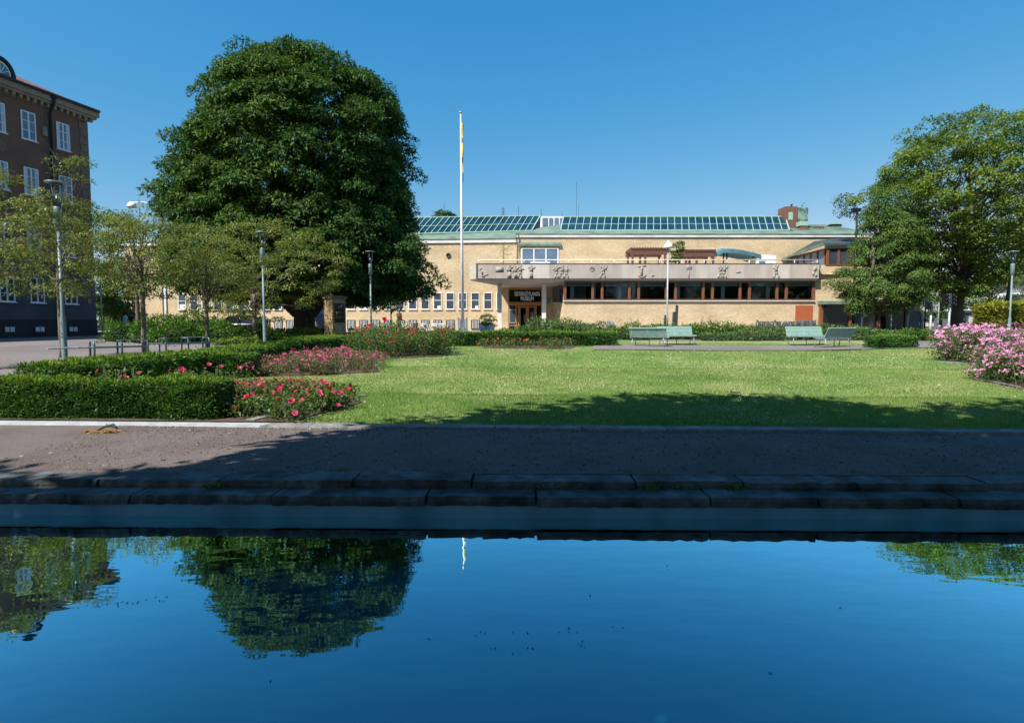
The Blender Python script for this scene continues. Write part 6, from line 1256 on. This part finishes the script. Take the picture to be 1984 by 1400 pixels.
# ---- faceted globe beyond the chestnut trunk
p = P(621, 616, 46); t_ = thing('faceted_globe', 'large faceted globe with speckled blue panels and white edges behind the trunk', 'sculpture', (p.x, 46, zt(p.x, 46))); me = bpy.data.meshes.new('globe'); import bmesh
bm = bmesh.new(); bmesh.ops.create_icosphere(bm, subdivisions=1, radius=1.2); bmesh.ops.rotate(bm, verts=bm.verts, matrix=Matrix.Rotation(.5, 3, 'Z') @ Matrix.Rotation(.3, 3, 'X')); bm.to_mesh(me)
ed = [(Vector(e.verts[0].co), Vector(e.verts[1].co)) for e in bm.edges if e.calc_face_angle(0) > .1]; bm.free()
g_ = link_mesh('globe', me, [mat('globe_blue', (.30, .38, .66), .35, (.55, .62, .80), 26, lo=.5, hi=.56), mat('globe_grey', (.42, .41, .42), .6, (.55, .54, .54), 26)], None)
ctr = Vector((p.x + .15, 46, p.z)); g_.data.transform(Matrix.Translation(ctr)); adopt(g_, t_)
for f in g_.data.polygons: f.material_index = 0 if f.center.z > ctr.z - .15 else 1
b = MB()
for a_, c_ in ed[::3]: b.tube([ctr + a_ * 1.005, ctr + c_ * 1.005], .022, 4)
b.build('edge_strip', M['white'], t_)
b = MB(); b.lathe([(.7, 0), (.75, .35), (.5, .42)], (ctr.x, 46, zt(p.x, 46)), 14); b.build('base', M['plinth'], t_)
# ---- statue and white garden benches before the wing
def body_mesh(name, J, E, rad, mats, split, parent=None, loc=(0, 0, 0), rz=0):
    me = bpy.data.meshes.new(name); me.from_pydata([J[k] for k in J], [(list(J).index(a), list(J).index(c)) for a, c in E], []); o = bpy.data.objects.new(name, me); C.objects.link(o)
    md = o.modifiers.new('skin', 'SKIN'); md.use_smooth_shade = True; sb = o.modifiers.new('sub', 'SUBSURF'); sb.levels = 2; sb.render_levels = 2
    for i, k in enumerate(J): r = rad[k]; o.data.skin_vertices[0].data[i].radius = (r, r) if not isinstance(r, tuple) else r
    o.data.skin_vertices[0].data[0].use_root = True
    bpy.context.view_layer.update(); m2 = bpy.data.meshes.new_from_object(o.evaluated_get(bpy.context.evaluated_depsgraph_get())); m2.name = name; bpy.data.objects.remove(o)
    m2.transform(Matrix.Translation(loc) @ Matrix.Rotation(rz, 4, 'Z')); inv = (Matrix.Translation(loc) @ Matrix.Rotation(rz, 4, 'Z')).inverted()
    m2.materials.clear(); o = link_mesh(name, m2, mats, parent)
    for f in o.data.polygons: f.material_index = split(inv @ f.center); f.use_smooth = True
    return o
def human(step=.0, arm=.0):
    J = dict(pelvis=(0, 0, .95), waist=(0, 0, 1.10), chest=(0, -.01, 1.32), neck0=(0, 0, 1.46), neck=(0, -.01, 1.52), head=(0, -.02, 1.61), crown=(0, -.01, 1.71))
    R = dict(pelvis=(.155, .11), waist=(.13, .095), chest=(.165, .11), neck0=(.09, .07), neck=.055, head=(.075, .09), crown=(.06, .07)); E = [('pelvis', 'waist'), ('waist', 'chest'), ('chest', 'neck0'), ('neck0', 'neck'), ('neck', 'head'), ('head', 'crown')]
    for s, n in ((-1, 'l'), (1, 'r')):
        f = step * s; g = -arm * s
        J.update({n + 'hip': (.09 * s, 0, .88), n + 'knee': (.10 * s, f * .45 - .02, .50), n + 'ank': (.10 * s, f + .03 * abs(step), .09), n + 'toe': (.11 * s, f - .15, .04), n + 'sh': (.19 * s, 0, 1.40), n + 'el': (.235 * s, g * .5 + .02, 1.13), n + 'wr': (.24 * s, g - .03, .90), n + 'hand': (.24 * s, g - .05, .80)})
        R.update({n + 'hip': .09, n + 'knee': .058, n + 'ank': .038, n + 'toe': .035, n + 'sh': .06, n + 'el': .042, n + 'wr': .03, n + 'hand': (.022, .04)})
        E += [('pelvis', n + 'hip'), (n + 'hip', n + 'knee'), (n + 'knee', n + 'ank'), (n + 'ank', n + 'toe'), ('chest', n + 'sh'), (n + 'sh', n + 'el'), (n + 'el', n + 'wr'), (n + 'wr', n + 'hand')]
    return J, E, R
def walker(label, u, Y, rz, top, hairm, sc=1.0):
    x = X(u, Y, 620); z = zt(x, Y); t_ = thing('person', label, 'person', (x, Y, z), rz); J, E, R = human(.22, .16)
    def sp(c): return 1 if c.z < .93 and abs(c.x) < .19 else (2 if (c.z > 1.49 or (c.z < .9)) else 0)
    body_mesh('body', J, E, R, [top, M['trouser'], M['skin']], sp, t_, (x, Y, z), rz)
    b = MB(Matrix.Translation((x, Y, z)) @ Matrix.Rotation(rz, 4, 'Z')); b.lathe([(.088, 1.58), (.105, 1.64), (.10, 1.71), (.07, 1.77), (.01, 1.795)], (0, .015, 0), 14); b.build('hair', hairm, t_)
walker('person in a pale shirt walking past the shrubs with dark hair', 243, 43.0, math.radians(160), M['shirtw'], M['hairm'])
walker('person in a black jacket walking beside the pale shirt', 254, 43.4, math.radians(165), M['jacket'], M['hairm'])
Y = 50; x = X(773, Y); z = zt(x, Y); t_ = thing('statue', 'dark bronze statue of a standing robed figure before the basement windows', 'statue', (x, Y, z)); J, E, R = human(.02, 0); R.update(lknee=.13, rknee=.13, lank=.13, rank=.13, lhip=.13, rhip=.13, waist=(.17, .14), pelvis=(.18, .15)); J.update(lel=(-.21, -.06, 1.15), lwr=(-.06, -.2, 1.12), lhand=(.02, -.22, 1.14), rel=(.21, -.04, 1.13)); R.update(lel=.07, rel=.07)
body_mesh('figure', J, E, R, [M['statuebronze']], lambda c: 0, t_, (x, Y, z + .35), .2); b = MB(); b.box(x - .3, x + .3, Y - .3, Y + .3, z - .05, z + .40); b.build('pedestal', M['rock'], t_)
def garden_bench(x, Y):
    z = zt(x, Y); t_ = thing('garden_bench', 'white wooden bench in front of the barred basement windows', 'bench', (x, Y, z), group='white benches before the wing'); b = MB()
    for k in range(3): b.box(x - .9, x + .9, Y - .4 + k * .14, Y - .3 + k * .14, z + .42, z + .45)
    b.build('seat', M['white'], t_); b = MB()
    for k in range(2): b.box(x - .9, x + .9, Y + .08, Y + .11, z + .58 + k * .16, z + .68 + k * .16)
    b.build('backrest', M['white'], t_)
    for sx in (-.8, .75): b = MB(); b.box(x + sx, x + sx + .06, Y - .38, Y + .11, z, z + .42); b.box(x + sx, x + sx + .06, Y + .06, Y + .079, z + .42, z + .84); b.build('leg', M['white'], t_)
    return t_
for k, (u, lab) in enumerate(((795, 'white garden bench right beside the bronze statue'), (815, 'white garden bench midway between the statue and flagpole'), (843, 'white garden bench nearest to the flagpole'))): garden_bench(X(u, 52), 52)['label'] = lab
Y = 47; x = X(778, 49); pole_thing('sign_post', 'dark post with a small signal box left of the statue', 'post', 758, 645, 570, 44, .055, .05, M['grnmetal'])
# ---- flower pots, boulder, wooden posts, big standing letters
def pot(label, u, Y, r, h, flower, bowl):
    x = X(u, Y); z = zt(x, Y) + .08; t_ = thing('flower_pot', label, 'flower pot', (x, Y, z)); b = MB(); b.lathe([(r * .5, 0), (r * .95, h * .45), (r, h * .75), (r * .85, h), (r * .78, h), (r * .75, h * .9)] if bowl else [(r * .7, 0), (r, h), (r * .92, h), (r * .9, h * .92)], (x, Y, z), 20); b.build('pot', M['pot'], t_)
    cc = np.array([[x, Y, z + h + .12]]) + rng.normal(0, 1, (14, 3)) * np.array([r * .45, r * .4, .12]); V, T = clusters_to_leaves(cc, sph(14), np.full(14, .2), 40, .1, .5); foliage('foliage', V, T, M['shrub2'], t_)
    cc = np.array([[x, Y, z + h + .16]]) + rng.normal(0, 1, (10, 3)) * np.array([r * .5, r * .45, .06]); V, T = clusters_to_leaves(cc, sph(10), np.full(10, .12), 30, .07, .8); foliage('blossom', V, T, M[flower], t_)
pot('round white pot with leafy plants left of the entrance', 935.5, 49, .30, .60, 'shrub2', True)
pot('white ribbed tub with magenta flowers next to the entrance column', 950, 49, .42, .58, 'mauvefl', False)
b = MB(); p = P(927, 620, 51); plain_tree('small_palm', 'small potted shrub with grey green tufts behind the white pots', 942, 636, 51.5, [(622, 932, 956), (614, 930, 958), (609, 936, 952)], 12, 40, .2, 'juniper', rb=.05, crc=(.2, .35))
p = P(1180, 640, 44); z = zt(p.x, 44); t_ = thing('boulder', 'large grey granite boulder by the museum wall', 'boulder', (p.x, 44, z)); me = bpy.data.meshes.new('rock'); bm = bmesh.new(); bmesh.ops.create_icosphere(bm, subdivisions=3, radius=1)
for v in bm.verts: v.co = Vector((v.co.x * .52 + .06 * math.sin(v.co.z * 4), v.co.y * .5, v.co.z * .5 + .55)) * (1 + .07 * math.sin(v.co.x * 6 + v.co.y * 4) + .05 * math.sin(v.co.z * 9))
bm.to_mesh(me); bm.free(); me.transform(Matrix.Translation((p.x, 44, z))); link_mesh('rock', me, M['rock'], t_)
for u, v, lab in ((1288, 610, 'shortest dark wooden post beside the slim lamp'), (1304, 604, 'middle dark wooden post of the three by the lamp'), (1309.5, 591, 'tallest dark wooden post of the three by the lamp')):
    p0, p1 = P(u, 640, 47), P(u, v, 47); p0.z = zt(p0.x, 47); b = MB(); b.prism([(p0.x - .1, 47 - .08, p0.z), (p0.x + .1, 47 - .08, p0.z), (p0.x + .1, 47 + .08, p0.z), (p0.x - .1, 47 + .08, p0.z)], (.06, 0, p1.z - p0.z)); tag(b.build('wooden_post', M['postwood']), lab, 'post', 'dark wooden posts')
Y = 46.5; t_ = thing('letter_sign', 'row of large standing metal letters behind the shrubs', 'sign', (X(1525, Y), Y, zt(20, Y)))
lm_ = mat('letter_metal', (.10, .11, .12), .5, (.15, .16, .17), 3); b = MB(); b.box(X(1463, Y), X(1586, Y), Y - .1, Y + .25, zt(20, Y), Z(633, Y)); b.build('base', M['plinth'], t_)
letters('ÖSTERGÖTLANDS', X(1465, Y), Y, Z(633, Y) + .01, X(1540, Y) - X(1465, Y), Z(620, Y) - Z(633, Y), lm_, t_, depth=.10, bold=.03, name='letter_row')
letters('MUSEUM', X(1544, Y), Y, Z(633, Y) + .01, X(1581, Y) - X(1544, Y), Z(620, Y) - Z(633, Y), lm_, t_, depth=.10, bold=.03, name='letter_row')
# ---- parked car behind the shrubs
Y = 43; x = X(462, Y, 612); z = zt(x, Y); t_ = thing('parked_car', 'dark blue car parked behind the shrubbery, only roof and windows showing', 'car', (x, Y, z)); b = MB(); b.smooth = True
sec = [(-2.2, .35, .72, .72), (-2.1, .3, .86, .80), (-1.2, .25, .95, .86), (-.9, .25, .98, .88), (1.6, .25, 1.0, .88), (2.0, .3, .95, .84), (2.15, .4, .8, .78)]
vs, fs = [], []
for (dx, zl_o, zh_o, hw_) in sec: vs += [(x + dx, Y - hw_ * .9, z + zl_o), (x + dx, Y - hw_, z + (zl_o + zh_o) / 2), (x + dx, Y - hw_ * .93, z + zh_o), (x + dx, Y + hw_ * .93, z + zh_o), (x + dx, Y + hw_, z + (zl_o + zh_o) / 2), (x + dx, Y + hw_ * .9, z + zl_o)]
for i in range(len(sec) - 1):
    for k in range(6): fs.append((i * 6 + k, i * 6 + (k + 1) % 6, (i + 1) * 6 + (k + 1) % 6, (i + 1) * 6 + k))
fs += [(0, 1, 2, 3, 4, 5), tuple(len(vs) - 6 + k for k in range(6))]; b.add(vs, fs)
rf = [(-.35, 1.50, .58), (.2, 1.56, .62), (1.0, 1.53, .6), (1.55, 1.42, .55)]; vs = []
for dx, h_, hw_ in rf: vs += [(x + dx, Y - hw_, z + h_ - .05), (x + dx, Y - hw_ * .7, z + h_), (x + dx, Y + hw_ * .7, z + h_), (x + dx, Y + hw_, z + h_ - .05)]
b.add(vs, [(i * 4 + k, i * 4 + k + 1, (i + 1) * 4 + k + 1, (i + 1) * 4 + k) for i in range(3) for k in range(3)])
for sy in (-1, 1):
    for a_, c_ in (((-1.05, .96, .82), (-.35, 1.46, .58)), ((.45, .98, .84), (.45, 1.50, .62)), ((1.95, .95, .8), (1.55, 1.38, .55))): b.tube([(x + a_[0], Y + sy * a_[2], z + a_[1]), (x + c_[0], Y + sy * c_[2], z + c_[1])], .05, 6)
b.build('body', M['carpaint'], t_)
b = MB(); lo_, hi_ = [(-1.0, .96, .80), (.45, .98, .82), (1.92, .95, .78)], [(-.36, 1.45, .565), (.45, 1.50, .60), (1.54, 1.37, .54)]
for sy in (-1, 1):
    for i in range(2): b.quad(*[(x + q[0], Y + sy * q[2], z + q[1]) for q in (lo_[i], lo_[i + 1], hi_[i + 1], hi_[i])])
for i in (0, 2): b.quad((x + lo_[i][0], Y - lo_[i][2], z + lo_[i][1]), (x + lo_[i][0], Y + lo_[i][2], z + lo_[i][1]), (x + hi_[i][0], Y + hi_[i][2], z + hi_[i][1]), (x + hi_[i][0], Y - hi_[i][2], z + hi_[i][1]))
b.build('window', M['shopglass'], t_)
for dx in (-1.4, 1.35):
    for sy in (-1, 1):
        b = MB(); b.lathe([(.2, -.1), (.31, -.1), (.32, 0), (.31, .1), (.2, .1)], (x + dx, Y + sy * .80, z + .32), 18, 'Y'); wh = b.build('wheel', M['tyre'], t_); b = MB(); b.lathe([(.2, -.105), (.2, .105)], (x + dx, Y + sy * .80, z + .32), 14, 'Y'); b.build('rim', M['greym'], wh)
# ---- things on the museum terrace
YT, zT = 53.2, 6.5
def pergola(label, u0, u1, v0):
    x0, x1, z1 = X(u0, YT), X(u1, YT), Z(v0, YT); t_ = thing('pergola', label, 'pergola', ((x0 + x1) / 2, YT, zT), group='brown timber pergolas on the terrace')
    b = MB(); b.box(x0 - .1, x1 + .1, YT - 1.2, YT - 1.05, z1 - .55, z1); b.box(x0 - .1, x1 + .1, YT + .95, YT + 1.1, z1 - .5, z1)
    n = 14
    for k in range(n): xx = x0 + (x1 - x0) * k / (n - 1); b.box(xx - .03, xx + .03, YT - 1.35, YT + 1.25, z1 + .003, z1 + .12)
    b.build('roof_slats', M['pergola'], t_)
    for xx in (x0 + .12, x1 - .12, x0 + (x1 - x0) * .4):
        for yy in (YT - 1.1, YT + 1.0): b = MB(); b.box(xx - .09, xx + .09, yy - .09, yy + .09, zT, z1 - .5); b.build('post', M['pergola'], t_)
    b = MB(); b.box(x0, x1, YT + .9, YT + .95, zT + 1.35, zT + 1.43); b.build('rail', M['pergola'], t_)
pergola('brown timber pergola left of the potted tree', 1217, 1283, 485); pergola('brown timber pergola right of the potted tree', 1318, 1374, 489)
def table_set(label, u):
    x = X(u, YT - 1.8); y = YT - 1.8; t_ = thing('terrace_table', label, 'table', (x, y, zT)); b = MB(); b.box(x - .6, x + .6, y - .4, y + .4, zT + 1.0, zT + 1.05); b.build('tabletop', M['pergola'], t_)
    b = MB()
    for sx in (-.5, .5): b.tube([(x + sx, y - .3, zT), (x - sx * .4, y, zT + 1.0)], .03, 5); b.tube([(x + sx, y + .3, zT), (x - sx * .4, y, zT + 1.0)], .03, 5)
    b.build('leg', M['pergola'], t_)
table_set('trestle table under the left terrace pergola', 1246); table_set('trestle table under the right terrace pergola', 1328)
def tub_tree(label, u, v0, v1, du, leafm, n, ls, nl, twiggy=False):
    Y = YT - .6; x = X(u, Y); t_ = thing('potted_tree', label, 'potted tree', (x, Y, zT)); b = MB(); b.box(x - .45, x + .45, Y - .4, Y + .4, zT, zT + .75); b.build('planter', M['plinth'] if twiggy else M['pergola'], t_)
    z0, z1 = zT + .75, Z(v0, Y); b = MB(); b.tube([(x, Y, z0), (x, Y, z1 - .1)], [.045, .015], 6); r = du * Y / 1080; cc = np.stack([x + rng.normal(0, r * .5, n), Y + rng.normal(0, r * .4, n), rng.uniform(z0 + (z1 - z0) * .25, z1, n)], 1)
    for c in cc[::2]: b.tube([(x, Y, c[2] - .2), tuple(c)], [.015, .005], 4, caps=False)
    b.build('stem', M['twig'], t_); V, T = clusters_to_leaves(cc, sph(n), np.full(n, .3), nl, ls, .5); foliage('foliage', V, T, M[leafm], t_)
tub_tree('bushy green potted tree between the two pergolas', 1308, 469, 511, 14, 'shrub', 26, .17, 60)
tub_tree('thin sapling in a dark planter by the terrace window', 976, 470, 511, 15, 'shrub2', 20, .10, 22, True)
b = MB(); x0, x1 = X(1387, 51.8), X(1467, 51.8)                # boat shaped shelter roof on posts
t_ = thing('shelter', 'blue green boat shaped shelter roof on slim posts on the terrace', 'shelter', ((x0 + x1) / 2, 52.4, zT)); vs, fs = [], []; nx_ = 14
for i in range(nx_ + 1):
    k = i / nx_; xx = x0 + (x1 - x0) * k; zc = Z(480 + 11 * k ** 1.6 + 7 * max(0, .12 - k) * 8 - 2 * math.sin(k * 3.1), 51.8); wd = 1.5 * (math.sin(min(1, k * 1.6 + .18) * math.pi / 2)) ** .6
    for j in range(5): q = j / 4 * 2 - 1; vs.append((xx, 52.8 + q * wd, zc - .30 * q * q + (.12 if q < 0 else 0) * abs(q)))
    for j in range(5): q = j / 4 * 2 - 1; vs.append((xx, 52.8 + q * wd * .97, zc - .30 * q * q - .20))
for i in range(nx_):
    o_ = i * 10; p_ = o_ + 10
    for j in range(4): fs += [(o_ + j, o_ + j + 1, p_ + j + 1, p_ + j), (o_ + 5 + j, p_ + 5 + j, p_ + 6 + j, o_ + 6 + j)]
    fs += [(o_, p_, p_ + 5, o_ + 5), (o_ + 4, o_ + 9, p_ + 9, p_ + 4)]
fs += [(0, 5, 6, 1), (1, 6, 7, 2), (2, 7, 8, 3), (3, 8, 9, 4)]; e = nx_ * 10; fs += [(e, e + 1, e + 6, e + 5), (e + 1, e + 2, e + 7, e + 6), (e + 2, e + 3, e + 8, e + 7), (e + 3, e + 4, e + 9, e + 8)]
b.add(vs, fs); b.build('roof', mat('shelter_blue', (.06, .16, .20), .5, (.09, .21, .26), 2), t_)
for u in (1402.5, 1409, 1460): b = MB(); x = X(u, 52.4); b.tube([(x, 52.8, zT), (x, 52.8, Z(487, 52.8))], .07, 8); b.build('post', M['bluem'], t_)
x0, x1 = X(1462, 51.6), X(1509, 51.6); z1 = Z(494.5, 51.6); t_ = thing('white_canopy', 'rounded white tented box with a sloping end on the terrace', 'canopy', ((x0 + x1) / 2, 52, zT)); b = MB()
pr_ = [(x0, 51.4, zT), (x1, 51.4, zT + .55), (x1 - .45, 51.4, zT + .95), (x0 + 1.75, 51.4, z1 - .05), (x0 + 1.3, 51.4, z1 + .03), (x0 + .35, 51.4, z1 + .03), (x0, 51.4, z1 - .25)]; pr_[1] = (x1, 51.4, zT)
b.prism(pr_, (0, 1.6, 0)); b.build('cover', M['white'], t_); b = MB(); b.box(x0 + .2, x0 + .75, 51.37, 51.399, zT + .9, zT + 1.35); b.build('window', M['bglass'], t_)
Y = 52; x = X(1503, Y); b = MB(); b.box(x - .25, x + .25, Y + 1.4, Y + 1.8, zT, Z(497, Y)); t_ = tag(b.build('equipment_box', M['bluem']), 'small blue grey box behind the white terrace canopy', 'box')
Y = 51.5; x0, x1 = X(1028, Y), X(1065, Y); b = MB(); t_ = thing('terrace_table', 'long white table before the terrace window', 'table', ((x0 + x1) / 2, Y, zT)); b.box(x0, x1, Y, Y + .8, Z(509.5, Y), Z(506.8, Y)); b.build('tabletop', M['white'], t_); b = MB()
for xx in (x0 + .1, x1 - .2): b.box(xx, xx + .08, Y + .1, Y + .7, zT, Z(509.5, Y) - .002)
b.build('leg', M['white'], t_)
